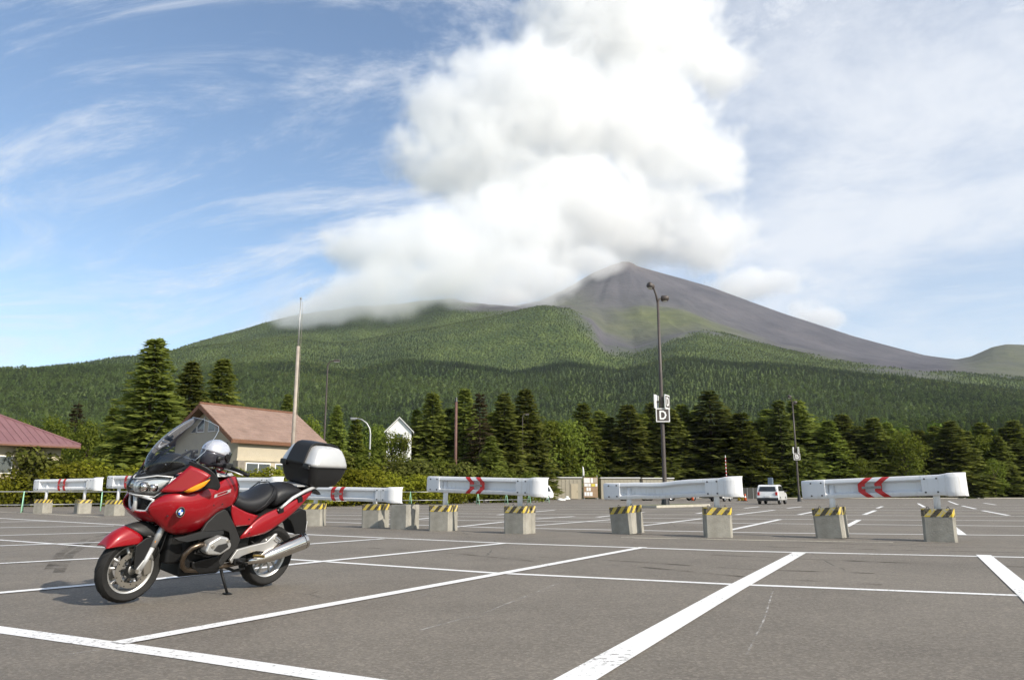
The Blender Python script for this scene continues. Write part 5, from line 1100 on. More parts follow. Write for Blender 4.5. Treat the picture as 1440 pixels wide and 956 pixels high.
def clear_mat(name, tint, gloss=0.06, fac=None, ior=1.45):
    m = bpy.data.materials.new(name); m.use_nodes = True; t = m.node_tree; t.nodes.clear()
    out = N(t, 'ShaderNodeOutputMaterial'); tr = N(t, 'ShaderNodeBsdfTransparent'); tr.inputs[0].default_value = (*tint, 1)
    gl = N(t, 'ShaderNodeBsdfGlossy'); gl.inputs['Roughness'].default_value = gloss; fr = N(t, 'ShaderNodeFresnel'); fr.inputs[0].default_value = ior; mx = N(t, 'ShaderNodeMixShader')
    L(t, fr.outputs[0], mx.inputs[0]); L(t, tr.outputs[0], mx.inputs[1]); L(t, gl.outputs[0], mx.inputs[2]); L(t, mx.outputs[0], out.inputs[0]); return m
M['screen'] = clear_mat('tinted_windscreen', (0.82, 0.83, 0.86), 0.03, ior=1.6)
M['edge'] = mat('polished_screen_edge', (0.25, 0.29, 0.34), 0.25, spec=0.7)
M['lampclear'] = clear_mat('headlamp_glass', (0.92, 0.93, 0.93), 0.03)

bike = empty('motorcycle'); tag(bike, 'red touring motorcycle with tall windscreen leaning on its side stand', 'motorcycle')
_H = Vector((-0.5403, -0.8415, 0)); _L = Vector((0.82868, -0.5321, -0.17365)); _U = Vector((0.14612, -0.09382, 0.98481))
BM = Matrix((_H, _L, _U)).transposed().to_4x4(); BM.translation = Vector((-3.395, 7.004, 0.006)); bike.matrix_world = BM
def both(fn):
    for s in (1, -1): fn(s)
def mir(rows, s): return [[(x+(0.055*max(0, min(1, (x+.45)/.45)) if s < 0 and z > .7 else 0)*min(1, y/.12), y*s, z) for x, y, z in r] for r in rows]
def sym(rows, name, m, solid=0.012, sub=2, parent=None, axis='row'):
    b = MB(); mr = mir(rows, -1)
    if axis == 'row': full = list(reversed(mr[1:]))+rows
    else: full = [list(reversed(q[1:]))+r for q, r in zip(mr, rows)]
    b.grid(full); return b.build(name, M[m], parent or bike, solid=solid, sub=sub, off=0)
def patch(rows, name, m, s=1, solid=0.012, sub=2, parent=None):
    b = MB(); b.grid(mir(rows, s)); return b.build(name, M[m], parent or bike, solid=solid, sub=sub, off=-1 if False else 0)
SIDE= [[(-0.028, 0.15, 0.917), (-0.06, 0.21, 0.974), (-0.133, 0.27, 0.997), (-0.231, 0.3, 1.002), (-0.334, 0.31, 1.026), (-0.438, 0.31, 1.058), (-0.548, 0.29, 1.107), (-0.671, 0.25, 1.142), (-0.772, 0.21, 1.147)], [(0.024, 0.16, 0.874), (-0.026, 0.23, 0.911), (-0.113, 0.3, 0.929), (-0.222, 0.335, 0.934), (-0.334, 0.345, 0.948), (-0.444, 0.34, 0.965), (-0.562, 0.32, 1.013), (-0.691, 0.28, 1.059), (-0.809, 0.23, 1.058)], [(0.024, 0.14, 0.826), (-0.037, 0.21, 0.823), (-0.137, 0.29, 0.817), (-0.236, 0.33, 0.817), (-0.354, 0.335, 0.821), (-0.455, 0.33, 0.843), (-0.551, 0.31, 0.883), (-0.679, 0.275, 0.947), (-0.816, 0.235, 0.952)], [(-0.024, 0.151, 0.771), (-0.092, 0.202, 0.719), (-0.188, 0.243, 0.695), (-0.292, 0.275, 0.704), (-0.396, 0.285, 0.721), (-0.475, 0.28, 0.743), (-0.54, 0.268, 0.79), (-0.643, 0.255, 0.854), (-0.786, 0.234, 0.883)], [(-0.061, 0.148, 0.741), (-0.152, 0.175, 0.656), (-0.247, 0.182, 0.615), (-0.35, 0.205, 0.626), (-0.461, 0.215, 0.645), (-0.525, 0.215, 0.694), (-0.559, 0.217, 0.736), (-0.62, 0.233, 0.822), (-0.736, 0.23, 0.871)]]
TAIL= [[(-0.964, 0.19, 0.56), (-1.137, 0.18, 0.746), (-1.312, 0.18, 0.808), (-1.44, 0.18, 0.846), (-1.647, 0.165, 0.933), (-1.823, 0.13, 1.018)], [(-0.977, 0.205, 0.562), (-1.14, 0.215, 0.667), (-1.32, 0.215, 0.732), (-1.447, 0.21, 0.792), (-1.662, 0.185, 0.901), (-1.827, 0.14, 1.004)], [(-0.966, 0.19, 0.549), (-1.187, 0.195, 0.567), (-1.302, 0.195, 0.601), (-1.445, 0.19, 0.684), (-1.668, 0.17, 0.822), (-1.836, 0.135, 0.985)]]
MID= [[(-0.771, 0.235, 0.885), (-0.969, 0.200, 0.800), (-1.146, 0.180, 0.760)], [(-0.769, 0.235, 0.805), (-0.931, 0.215, 0.736), (-1.094, 0.195, 0.713)], [(-0.854, 0.225, 0.670), (-0.944, 0.215, 0.675), (-1.055, 0.2, 0.678)]]
WSL = [[(.05, 1.125), (-.02, 1.135, .10), (-.13, 1.19, .20), (-.248, 1.297, .295)], [(.045, 1.226), (0.0, 1.23, .10), (-.11, 1.26, .20), (-.28, 1.325, .29)], [(-.015, 1.335), (-.05, 1.34, .10), (-.15, 1.355, .19), (-.34, 1.37, .275)],
       [(-.085, 1.425), (-.12, 1.43, .10), (-.22, 1.435, .185), (-.385, 1.43, .26)], [(-.19, 1.525), (-.22, 1.53, .09), (-.31, 1.53, .17), (-.45, 1.51, .24)], [(-.30, 1.605), (-.33, 1.605, .085), (-.40, 1.60, .155), (-.495, 1.565, .21)], [(-.375, 1.65), (-.40, 1.648, .08), (-.45, 1.63, .14), (-.505, 1.60, .185)]]
def wrow(r):
    L_ = [(p[0], p[2], p[1]) for p in r[1:]]; return [(x, -y, z) for x, y, z in reversed(L_)]+[(r[0][0], 0, r[0][1])]+L_
def fairing():
    def one(s):
        f = patch(SIDE, 'side_fairing', 'bikered', s)
        patch(MID, 'side_cover', 'bikered', s)
        t = patch(TAIL, 'tail_panel', 'bikered', s)
        for (x, y, z) in ((-1.40, .207, .815), (-1.655, .178, .915)):      # luggage mounts
            b = MB(); b.prism([(x-.035, z-.02), (x+.03, z-.035), (x+.04, z+.02), (x-.02, z+.035)], s*(y-.03), s*(y+.012)); b.build('luggage_mount', M['black2'], t, bevel=.006)
        # red wing over the indicator, with the mirror housing behind it
        W = [[(-.040, .165, .990), (-.125, .245, 1.125), (-.205, .300, 1.247)], [(-.105, .245, 1.0), (-.205, .335, 1.095), (-.285, .375, 1.222)], [(-.165, .308, 1.018), (-.262, .385, 1.083), (-.343, .425, 1.182)]]
        wg = patch(W, 'mirror_wing', 'bikered', s, solid=0.02)
        Wb = [[(-.165, .308, 1.018), (-.262, .385, 1.083), (-.343, .425, 1.182)], [(-.18, .295, 1.0), (-.28, .36, 1.03), (-.38, .40, 1.07)], [(-.17, .22, 1.0), (-.27, .27, 1.0), (-.37, .30, 1.03)]]
        patch(Wb, 'wing_underside', 'satin', s, solid=0.01)
        I = [[(-.172, .322, 1.024), (-.250, .385, 1.098), (-.338, .432, 1.150)], [(-.192, .338, 1.020), (-.262, .400, 1.072), (-.322, .432, 1.125)], [(-.205, .335, 1.020), (-.262, .388, 1.045), (-.300, .415, 1.090)]]
        patch(I, 'indicator', 'amber', s, solid=0.02, sub=1)
        Mh = [[(-.195, .285, 1.285), (-.20, .295, 1.262), (-.17, .25, 1.20)], [(-.28, .405, 1.266), (-.288, .385, 1.226), (-.26, .33, 1.15)], [(-.385, .450, 1.196), (-.346, .428, 1.186), (-.32, .36, 1.12)], [(-.452, .452, 1.088), (-.336, .430, 1.145), (-.33, .36, 1.08)], [(-.425, .440, 1.055), (-.315, .418, 1.075), (-.33, .34, 1.04)]]
        mh = patch(Mh, 'mirror_housing', 'satin', s, solid=0.014)
        b = MB(); b.prism([(.30, 1.08), (.44, 1.075), (.443, 1.17), (.395, 1.235), (.30, 1.2)], -.405, -.398, 'x'); gm = b.build('mirror_glass', M['carglass'], mh)
        if s < 0: gm.scale = (1, -1, 1)
        # cowl under the screen
        Cw = [[(.075, 0, 1.085), (.05, .05, 1.092), (-.055, .14, 1.126), (-.132, .205, 1.13), (-.208, .295, 1.25)], [(.06, 0, 1.115), (.01, .07, 1.125), (-.085, .165, 1.16), (-.17, .24, 1.215), (-.235, .30, 1.29)]]
        patch(Cw, 'cowl', 'satin', s, solid=0.012, sub=2)
        # black strip standing in for the shade between wing and fairing
        Shade = [[(-.03, .15, .955), (-.09, .20, 1.0), (-.2, .25, 1.01), (-.33, .28, 1.04), (-.45, .28, 1.075)], [(-.028, .145, .915), (-.06, .205, .97), (-.14, .262, .99), (-.30, .295, 1.01), (-.44, .30, 1.05)]]
        patch(Shade, 'wing_shade_strip', 'satin', s, solid=0.01, sub=1)
        # chin panel on the nose
        Ch = [[(.075, 0, .80), (.04, .08, .805), (.016, .13, .82)], [(.03, 0, .755), (.01, .08, .76), (-.015, .15, .775)], [(-.04, 0, .715), (-.055, .09, .72), (-.08, .17, .735)]]
        (sym(Ch, 'chin_panel', 'bikered', .01, 2, None, 'col') if s > 0 else None)
        # headlamp half
        Hl = [[(.118, 0, 1.075), (.085, .05, 1.085), (-.02, .125, 1.118), (-.125, .195, 1.122)], [(.145, 0, 1.03), (.115, .06, 1.035), (.02, .13, 1.05), (-.095, .185, 1.055)], [(.145, 0, .99), (.115, .06, .985), (.03, .12, .985), (-.055, .16, .985)], [(.125, 0, .955), (.095, .05, .95), (.035, .09, .95), (-.025, .125, .945)]]
        hl = patch(Hl, 'headlamp_glass', 'lampclear', s, solid=0.004)
        Hr = [[(p[0]-.055, p[1]*.96, p[2]*1.0) for p in r] for r in Hl]; patch(Hr, 'reflector', 'reflector', s, solid=0.004, sub=1, parent=hl)
        for (x, y, z, r_) in ((.06, .075, 1.02, .042), (-.0, .125, 1.02, .032)):
            b = MB(); b.tube([(x-.03, s*y, z), (x+.012, s*y, z), (x+.025, s*y, z)], [r_, r_, r_*.75], 16); b.build('lamp_bowl', M['chrome'], hl, smooth=True)
        b = MB(); b.tube([(x, s*y, z) for x, y, z in ((.118, 0, 1.08), (.085, .05, 1.092), (-.02, .125, 1.125), (-.128, .198, 1.128), (-.10, .19, 1.055), (-.058, .165, .985), (-.03, .128, .94), (.035, .092, .943), (.095, .05, .944), (.128, 0, .95))], .007, 6); b.build('lamp_bezel', M['silver'], hl, smooth=True)
    both(one)
    b = MB(); b.grid([wrow(r) for r in WSL]); ws = b.build('windscreen', M['screen'], bike, sub=2)
    rim = [wrow(r) for r in WSL]; loop = [r[0] for r in rim]+rim[-1][1:]+[r[-1] for r in reversed(rim[:-1])]
    b = MB(); b.tube(loop+[loop[0]], .0028, 6, False); b.build('screen_edge', M['edge'], ws, smooth=True)
    # screen lifting arms and dark inner panel
    for s in (1, -1):
        b = MB(); b.tube([(-.06, .115*s, 1.165), (-.16, .125*s, 1.275), (-.30, .14*s, 1.36)], [.018, .016, .010], 8); a = b.build('screen_arm', M['satin'], ws, smooth=True)
        for p in ((-.10, .121*s, 1.21), (-.27, .137*s, 1.345)): x = MB(); x.tube([(p[0]+.02, p[1]+.004*s, p[2]+.012), (p[0]+.032, p[1]+.006*s, p[2]+.018)], .007, 8); x.build('screw', M['chrome'], a)
    D = [[(.03, 0, 1.125), (-.04, .09, 1.135), (-.14, .19, 1.18), (-.24, .27, 1.26)], [(-.09, 0, 1.21), (-.11, .09, 1.21), (-.17, .17, 1.22), (-.26, .24, 1.25)], [(-.19, 0, 1.335), (-.20, .09, 1.325), (-.23, .15, 1.28), (-.30, .21, 1.25)], [(-.33, 0, 1.30), (-.33, .09, 1.295), (-.33, .14, 1.26), (-.36, .20, 1.22)]]
    rows = [[(x, -y, z) for x, y, z in reversed(r[1:])]+r for r in D]; b = MB(); b.grid(rows); b.build('instrument_hood', M['satin'], bike, sub=2, solid=.01)
    # oil cooler mouth
    k = MB(); k.tube([(.062, 0, .940), (.035, .09, .932), (-.012, .148, .918), (.0, .13, .86), (.012, .108, .812), (.056, 0, .798), (.030, -.108, .812), (.030, -.13, .86), (.022, -.150, .918), (.050, -.09, .932), (.062, 0, .940)], .014, 8, False); kf = k.build('grille_frame', M['silver'], bike, smooth=True)
    k = MB(); k.tube([(.064, 0, .943), (.058, 0, .87), (.058, 0, .798)], [.026, .017, .026], 8); k.build('grille_divider', M['silver'], kf, smooth=True)
    k = MB(); k.add([(.008, -.15, .915), (-.015, .148, .915), (-.005, .11, .81), (.012, -.11, .81)], [(0, 1, 2, 3)]); k.build('cooler', M['black2'], kf, solid=.02)
    for s in (1, -1):
        for i in range(4): k = MB(); k.tube([(.016, s*.03, .835+.025*i), (.012, s*.10, .838+.025*i)], .003, 4); k.build('cooler_fin', M['grey'], kf)
    # emblem on the left and right panel
    for s in (1, -1):
        e = empty('emblem', (-.168, .337*s, .846)); e.parent = bike; e.rotation_euler = (0, 0, 0.14*s)
        for nm, r0, r1, y, m in (('emblem_rim', .040, .046, .004, 'chrome'), ('emblem_ring', .026, .040, .003, 'black2')):
            x = MB(); x.lathe([(r0, -.004), (r0, y), (r1, y), (r1, -.004)], 28, closed=True); o = x.build(nm, M[m], e); o.scale = (1, s, 1)
        for q in range(4):
            x = MB(); n = 7; x.add([(0, s*.0025, 0)]+[(.0262*math.cos(math.pi/2*(q+i/(n-1))), s*.0025, .0262*math.sin(math.pi/2*(q+i/(n-1)))) for i in range(n)], [tuple([0, i, i+1]) for i in range(1, n)]); x.build('emblem_quarter', M['blue' if q % 2 else 'emwhite'], e)
        # thin outlined model badge
        x = MB()
        for (u0, u1, w0, w1) in ((0, 1, .9, 1), (0, 1, 0, .1), (0, .03, .1, .9), (.97, 1, .1, .9), (.02, .17, .15, .85), (.80, .95, .2, .8)):
            def Q(u, w_): 
                X = -.485-.185*u; Z = .968+.050*u+.028*w_; Y = .3335-.022*u; return (X, s*(Y), Z)
            x.add([Q(u0, w0), Q(u1, w0), Q(u1, w1), Q(u0, w1)], [(0, 1, 2, 3)])
        x.build('badge', M['silver'], bike, solid=.003)
    # core of the body, dark
    def sec(x, hw, z0, z1): return [(x, -hw*.7, z0), (x, hw*.7, z0), (x, hw, z0+(z1-z0)*.3), (x, hw, z0+(z1-z0)*.75), (x, hw*.6, z1), (x, -hw*.6, z1), (x, -hw, z0+(z1-z0)*.75), (x, -hw, z0+(z1-z0)*.3)]
    b = MB(); b.rings([sec(.02, .07, .80, .93), sec(-.1, .14, .74, 1.06), sec(-.25, .21, .66, 1.12), sec(-.45, .23, .62, 1.1), sec(-.7, .2, .55, 1.06), sec(-.85, .16, .5, .86), sec(-1.2, .15, .55, .76), sec(-1.5, .13, .68, .84), sec(-1.78, .10, .88, .98)]); b.build('frame_core', M['black2'], bike, smooth=True)
    T = [[(-.45, .16, 1.17), (-.55, .2, 1.15), (-.67, .235, 1.145), (-.775, .205, 1.15), (-.84, .17, 1.06), (-.87, .15, .93)], [(-.45, 0, 1.20), (-.55, 0, 1.215), (-.67, 0, 1.215), (-.78, 0, 1.18), (-.85, 0, 1.07), (-.88, 0, .93)]]
    rows = [[(x, -y, z) for x, y, z in T[0]], T[1], T[0]]; b = MB(); b.grid(rows); b.build('fuel_tank', M['bikered'], bike, sub=2, solid=.01)
    T2 = [[(-.46, .2, 1.135), (-.55, .23, 1.14), (-.64, .245, 1.145), (-.74, .22, 1.155)], [(-.46, .17, 1.175), (-.55, .2, 1.17), (-.64, .215, 1.17), (-.735, .19, 1.175)]]
    for s in (1, -1): patch(T2, 'tank_trim', 'silver', s, solid=.008, sub=1)
fairing()
def wheel(x, R_, tw, rr, name):
    w_ = empty(name, (x, 0, R_)); w_.parent = bike; h = tw/2
    prof_ = [(rr-.012, -h*.62), (rr+.02, -h*.86), ((rr+R_)/2+.005, -h), (R_-.035, -h*.86), (R_-.012, -h*.52), (R_, 0), (R_-.012, h*.52), (R_-.035, h*.86), ((rr+R_)/2+.005, h), (rr+.02, h*.86), (rr-.012, h*.62)]
    b = MB(); b.lathe(prof_, 56); b.build('tyre', M['tyre'], w_, smooth=True, sub=1)
    # tread grooves: thin dark slits standing in the tread
    gm = M['black2']
    for i in range(22):
        a = 2*math.pi*i/22
        for s in (1, -1):
            pts = []
            for k in range(5):
                t = k/4; y = s*h*(.08+.72*t); yy = abs(.08+.72*t); rad = R_-.0055-(.012*(yy/.52)**2 if yy < .52 else .012+.023*(yy-.52)/.34); aa = a+(.10*s if s < 0 else 0)+.30*t
                pts.append((rad*math.cos(aa), y, rad*math.sin(aa)))
            g = MB(); g.tube(pts, .0042, 4); g.build('tread_groove', gm, w_)
    b = MB(); b.lathe([(rr+.004, -h*.66), (rr+.006, -h*.60), (rr-.012, -h*.56), (rr-.03, -h*.40), (rr-.035, 0), (rr-.03, h*.40), (rr-.012, h*.56), (rr+.006, h*.60), (rr+.004, h*.66), (rr-.006, h*.64), (rr-.03, h*.3), (rr-.042, 0), (rr-.03, -h*.3), (rr-.006, -h*.64)], 56, closed=True); b.build('rim', M['alu'], w_, smooth=True)
    b = MB(); b.lathe([(.001, -.055), (.045, -.055), (.05, -.03), (.05, .03), (.045, .055), (.001, .055)], 20); b.build('hub', M['alu'], w_, smooth=True)
    for i in range(5):
        a = 2*math.pi*i/5+.3
        for da in (-.12, .12):
            sp = MB(); c0 = (.045*math.cos(a+da*2), .0, .045*math.sin(a+da*2)); c1 = ((rr-.025)*math.cos(a+da*1.9), 0.0, (rr-.025)*math.sin(a+da*1.9))
            sp.tube([c0, ((c0[0]+c1[0])*.5, .012, (c0[2]+c1[2])*.5), c1], [.017, .012, .015], 6); sp.build('spoke', M['alu'], w_, smooth=True)
    return w_
fw_ = wheel(0, .300, .118, .222, 'front_wheel'); rw_ = wheel(-1.485, .315, .178, .222, 'rear_wheel')
for s in (1, -1):
    b = MB(); b.lathe([(.112, s*.062), (.158, s*.062), (.158, s*.067), (.112, s*.067)], 40, closed=True); d = b.build('brake_disc', M['disc'], fw_)
    b = MB(); b.lathe([(.045, s*.060), (.075, s*.063), (.075, s*.068), (.045, s*.066)], 24, closed=True); b.build('disc_carrier', M['black2'], fw_)
    for i in range(6): a = 2*math.pi*i/6; x = MB(); x.tube([(.07*math.cos(a), s*.0645, .07*math.sin(a)), (.115*math.cos(a), s*.0645, .115*math.sin(a))], .009, 6); x.build('disc_arm', M['black2'], d)
    for i in range(16): a = 2*math.pi*i/16; x = MB(); rr_ = .135+.012*((i % 2)*2-1); x.tube([(rr_*math.cos(a), s*.0605, rr_*math.sin(a)), (rr_*math.cos(a), s*.0685, rr_*math.sin(a))], .006, 6); x.build('disc_hole', M['black2'], d)
    b = MB(); b.prism([(-.165, -.035), (-.10, -.06), (-.075, .02), (-.105, .09), (-.15, .08)], s*.062-.032, s*.062+.030); b.build('brake_caliper', M['disc'], fw_, bevel=.012)
b = MB(); b.lathe([(.06, -.05), (.13, -.05), (.13, -.056), (.06, -.056)], 32, closed=True); b.build('brake_disc', M['disc'], rw_)
def running_gear():
    def fork(s):
        b = MB(); b.tube([(-.245, s*.105, .80), (-.165, s*.105, .628), (-.118, s*.105, .50)], [.030, .031, .031], 16); f = b.build('fork_leg', M['alu'], bike, smooth=True)
        b = MB(); b.tube([(-.124, s*.105, .515), (-.075, s*.105, .385), (-.035, s*.105, .305)], [.0235, .0235, .022], 16); b.build('fork_slider', M['silver'], f, smooth=True)
        b = MB(); b.prism([(-.085, .36), (-.05, .395), (.005, .315), (-.005, .275), (-.04, .268)], s*.085, s*.122); b.build('axle_clamp', M['alu'], f, bevel=.008)
        b = MB(); b.prism([(.045, .515), (-.045, .582), (-.105, .588), (-.130, .552), (-.055, .365), (.004, .305), (.022, .315)], s*.104-.004*s, s*.118-.010*s if False else s*.112); b.build('fork_guard', M['satin'], f, bevel=.004)
        F1 = [[(.272, 0, .508), (.248, 0, .575), (.200, 0, .632), (.125, 0, .672)], [(.278, .05, .502), (.250, .062, .565), (.185, .068, .618), (.085, .07, .655)], [(.286, .068, .500), (.236, .086, .535), (.14, .094, .575), (-.035, .095, .588)], [(.282, .070, .498), (.225, .088, .512), (.10, .096, .522), (.0, .097, .528)]]
        (sym(F1, 'front_fender', 'bikered', .008) if s > 0 else None)
        F2 = [[(.125, 0, .673), (.04, 0, .70), (-.06, 0, .71), (-.13, 0, .69)], [(.085, .068, .656), (.0, .074, .68), (-.075, .078, .69), (-.14, .08, .665)], [(-.03, .097, .592), (-.065, .10, .60), (-.105, .10, .595), (-.135, .10, .575)]]
        (sym(F2, 'fender_rear', 'grey', .008, 1) if s > 0 else None)
        # boxer cylinder with valve cover, header, trims
        b = MB(); b.prism([(-.473, .489), (-.497, .568), (-.605, .622), (-.693, .605), (-.745, .538), (-.735, .50), (-.635, .448), (-.505, .458)], s*.27, s*.375); vc = b.build('valve_cover', M['alu'], bike, bevel=.022, seg=3, ang=30)
        b = MB(); b.prism([(-.55, .50), (-.585, .545), (-.68, .56), (-.705, .525), (-.63, .475)], s*.374, s*.384); b.build('cover_rib', M['grey'], vc, bevel=.006)
        for p in ((-.535, .535), (-.69, .575)): b = MB(); b.tube([(p[0], s*.37, p[1]), (p[0], s*.386, p[1])], .014, 10); b.build('cover_bolt', M['disc'], vc)
        b = MB(); b.prism([(-.46, .46), (-.48, .56), (-.6, .60), (-.73, .57), (-.74, .46), (-.6, .42)], s*.10, s*.275); b.build('cylinder', M['black2'], bike, bevel=.01)
        for k in range(5): b = MB(); y = s*(.135+.028*k); b.prism([(-.445, .45), (-.47, .58), (-.6, .62), (-.75, .585), (-.755, .45), (-.6, .405)], y-.004, y+.004); b.build('cooling_fin', M['grey'], bike)
        b = MB(); b.tube([(-.52, s*.29, .54), (-.45, s*.30, .54), (-.385, s*.285, .512), (-.346, s*.262, .455), (-.340, s*.245, .395), (-.368, s*.225, .335), (-.43, s*.195, .292), (-.61, s*.15, .262), (-.85, s*.13, .275), (-1.1, s*.14, .305)], .0235, 12); b.build('exhaust_header', M['header'], bike, smooth=True)
        C = [(-.445, .30, .655), (-.495, .292, .737), (-.59, .282, .816), (-.678, .268, .848), (-.72, .262, .824), (-.83, .25, .70), (-.941, .236, .547), (-.927, .225, .471), (-.86, .215, .38), (-.80, .205, .292), (-.755, .205, .335), (-.80, .22, .44), (-.825, .232, .55), (-.785, .25, .625), (-.70, .27, .652), (-.6, .285, .65)]
        b = MB(); n = len(C); b.add([(x, s*y, z) for x, y, z in C]+[(x, s*(y-.03), z) for x, y, z in C], [tuple(range(n)), tuple(reversed(range(n, 2*n)))]+[(i, n+i, n+(i+1) % n, (i+1) % n) for i in range(n)]); b.build('engine_cover', M['grey'], bike, bevel=.008)
        C = [(-.205, .252, .602), (-.30, .285, .622), (-.44, .305, .66), (-.60, .295, .655), (-.70, .28, .655), (-.705, .285, .615), (-.60, .31, .61), (-.46, .325, .60), (-.32, .30, .565), (-.25, .265, .575)]
        b = MB(); n = len(C); b.add([(x, s*y, z) for x, y, z in C]+[(x, s*(y-.03), z) for x, y, z in C], [tuple(range(n)), tuple(reversed(range(n, 2*n)))]+[(i, n+i, n+(i+1) % n, (i+1) % n) for i in range(n)]); b.build('fairing_lip', M['black2'], bike, bevel=.008)
        C = [(-.475, .21, .36), (-.49, .2, .30), (-.60, .18, .238), (-.745, .18, .245), (-.80, .2, .298), (-.74, .22, .40), (-.60, .23, .385)]
        b = MB(); n = len(C); b.add([(x, s*y, z) for x, y, z in C]+[(x, s*(y-.12), z) for x, y, z in C], [tuple(range(n)), tuple(reversed(range(n, 2*n)))]+[(i, n+i, n+(i+1) % n, (i+1) % n) for i in range(n)]); b.build('belly_pan', M['satin'], bike, bevel=.012)
        C = [(-.893, .345), (-.957, .442), (-1.10, .468), (-1.297, .498), (-1.395, .575), (-1.425, .575), (-1.395, .50), (-1.455, .478), (-1.34, .395), (-1.184, .415), (-1.027, .375), (-.921, .312)]
        b = MB(); b.prism(C, s*.165, s*.195); fp = b.build('footrest_plate', M['alu'], bike, bevel=.008)
        b = MB(); b.tube([(-.96, s*.19, .335), (-.99, s*.33, .33)], .017, 8); b.build('footpeg', M['black2'], fp)
        b = MB(); b.tube([(-1.16, s*.20, .372), (-1.20, s*.31, .385)], .014, 8); b.build('passenger_peg', mat('brass', (0.42, 0.30, 0.10), 0.35, metal=0.9), fp)
        b = MB(); b.box((-1.06, s*.2-.02, .30), (-.93, s*.2+.02, .36)); b.build('peg_bracket', M['black2'], fp, bevel=.006)
        b = MB(); b.tube([(-1.385, s*.20, .54), (-1.45, s*.20, .50)], .02, 10); b.build('hanger_bolt', M['chrome'], fp)
        # grab rail
        b = MB(); b.tube([(x, s*y, z) for x, y, z in ((-1.36, .205, .812), (-1.43, .212, .870), (-1.52, .212, .938), (-1.674, .200, 1.004), (-1.784, .182, 1.034), (-1.90, .13, 1.04))], [.010, .015, .017, .017, .018, .016], 10); b.build('grab_rail', M['silver'], bike, smooth=True)
        # handlebar
        b = MB(); b.tube([(x, s*y, z) for x, y, z in ((-.50, .03, 1.20), (-.55, .14, 1.235), (-.61, .24, 1.24), (-.64, .30, 1.236))], .013, 8); hb = b.build('handlebar', M['satin'], bike, smooth=True)
        b = MB(); b.tube([(-.637, s*.295, 1.237), (-.735, s*.415, 1.196), (-.75, s*.43, 1.19)], [.0185, .0185, .021], 12); b.build('grip', M['black2'], hb, smooth=True)
        b = MB(); b.box((-.665, s*.265-.03, 1.215), (-.585, s*.265+.03, 1.275)); b.build('switchgear', M['satin'], hb, bevel=.012)
        b = MB(); b.tube([(-.57, s*.29, 1.225), (-.63, s*.37, 1.21), (-.68, s*.43, 1.19)], .007, 6); b.build('lever', M['alu'], hb, smooth=True)
        b = MB(); b.tube([(-.56, s*.2, 1.27), (-.555, s*.2, 1.31), (-.60, s*.2, 1.315)], [.02, .024, .02], 8); b.build('reservoir', M['satin'], hb, smooth=True)
    both(fork)
    b = MB(); b.tube([(0, -.13, .30), (0, .13, .30)], .016, 10); b.build('front_axle', M['disc'], bike)
    b = MB(); b.tube([(-1.485, -.14, .315), (-1.485, .12, .315)], .022, 10); b.build('rear_axle', M['disc'], bike)
    b = MB(); b.tube([(-.22, 0, .74), (-.30, 0, .60), (-.42, 0, .5)], .035, 8); b.build('telelever_arm', M['alu'], bike, smooth=True)
    b = MB(); b.tube([(-.88, -.1, .42), (-1.2, -.13, .36), (-1.485, -.12, .315)], [.055, .05, .065], 10); b.build('swingarm', M['alu'], bike, smooth=True)
    b = MB(); b.box((-.82, -.17, .22), (-.38, .17, .60)); b.build('engine_block', M['black2'], bike, bevel=.03)
    b = MB(); b.box((-.42, -.15, .34), (-.24, .15, .62)); b.build('oil_sump', M['black2'], bike, bevel=.03)
    b = MB(); b.box((-1.15, -.12, .30), (-.80, .12, .58)); b.build('gearbox', M['black2'], bike, bevel=.03)
    # silencer on the left
    b = MB()
    path = [(-1.10, .145, .305, .028), (-1.20, .18, .322, .036), (-1.27, .195, .338, .052), (-1.34, .205, .362, .066), (-1.42, .213, .390, .074), (-1.70, .250, .487, .083), (-1.735, .255, .499, .080)]
    b.tube([p[:3] for p in path], [p[3] for p in path], 24); si = b.build('silencer', M['chrome'], bike, smooth=True)
    b = MB(); b.tube([(-1.722, .253, .495), (-1.752, .257, .505)], [.084, .080], 24); b.build('silencer_end', M['chrome'], si, smooth=False)
    b = MB(); b.tube([(-1.753, .257, .5055), (-1.757, .2575, .507)], [.05, .03], 16); b.build('tail_pipe', M['black2'], si)
    # rear mudguard, plate holder, tail lamp
    b = MB(); b.prism([(-1.60, .70), (-1.66, .75), (-1.78, .80), (-1.86, .78), (-1.90, .64), (-1.905, .525), (-1.75, .53), (-1.715, .60), (-1.66, .67)], -.085, .085); b.build('mudguard', M['black2'], bike, bevel=.015)
    b = MB(); b.box((-1.912, -.07, .56), (-1.9065, .07, .66)); b.build('number_plate', M['emwhite'], bike)
    b = MB(); b.rings([[(-1.78, y, z) for y, z in ((-.12, .93), (.12, .93), (.13, .99), (-.13, .99))], [(-1.875, y, z) for y, z in ((-.09, .935), (.09, .935), (.10, .985), (-.10, .985))]]); b.build('tail_lamp', M['lampred'], bike, bevel=.01)
    b = MB(); b.prism([(-1.80, 1.0), (-1.93, .955), (-1.985, .955), (-1.95, .99), (-1.85, 1.04), (-1.78, 1.035)], -.14, .14); b.build('tail_tray', M['satin'], bike, bevel=.012)
    b = MB(); b.prism([(-1.63, 1.035), (-2.05, 1.045), (-2.05, 1.06), (-1.63, 1.052)], -.13, .13); b.build('luggage_rack', M['silver'], bike, bevel=.006)
    # side stand
    b = MB(); b.tube([(-.845, .15, .255), (-.86, .19, .17), (-.886, .248, .052)], [.016, .013, .012], 8); ss = b.build('side_stand', M['black2'], bike, smooth=True)
    b = MB(); b.box((-.92, .222, .040), (-.855, .285, .052)); b.build('stand_foot', M['black2'], ss)
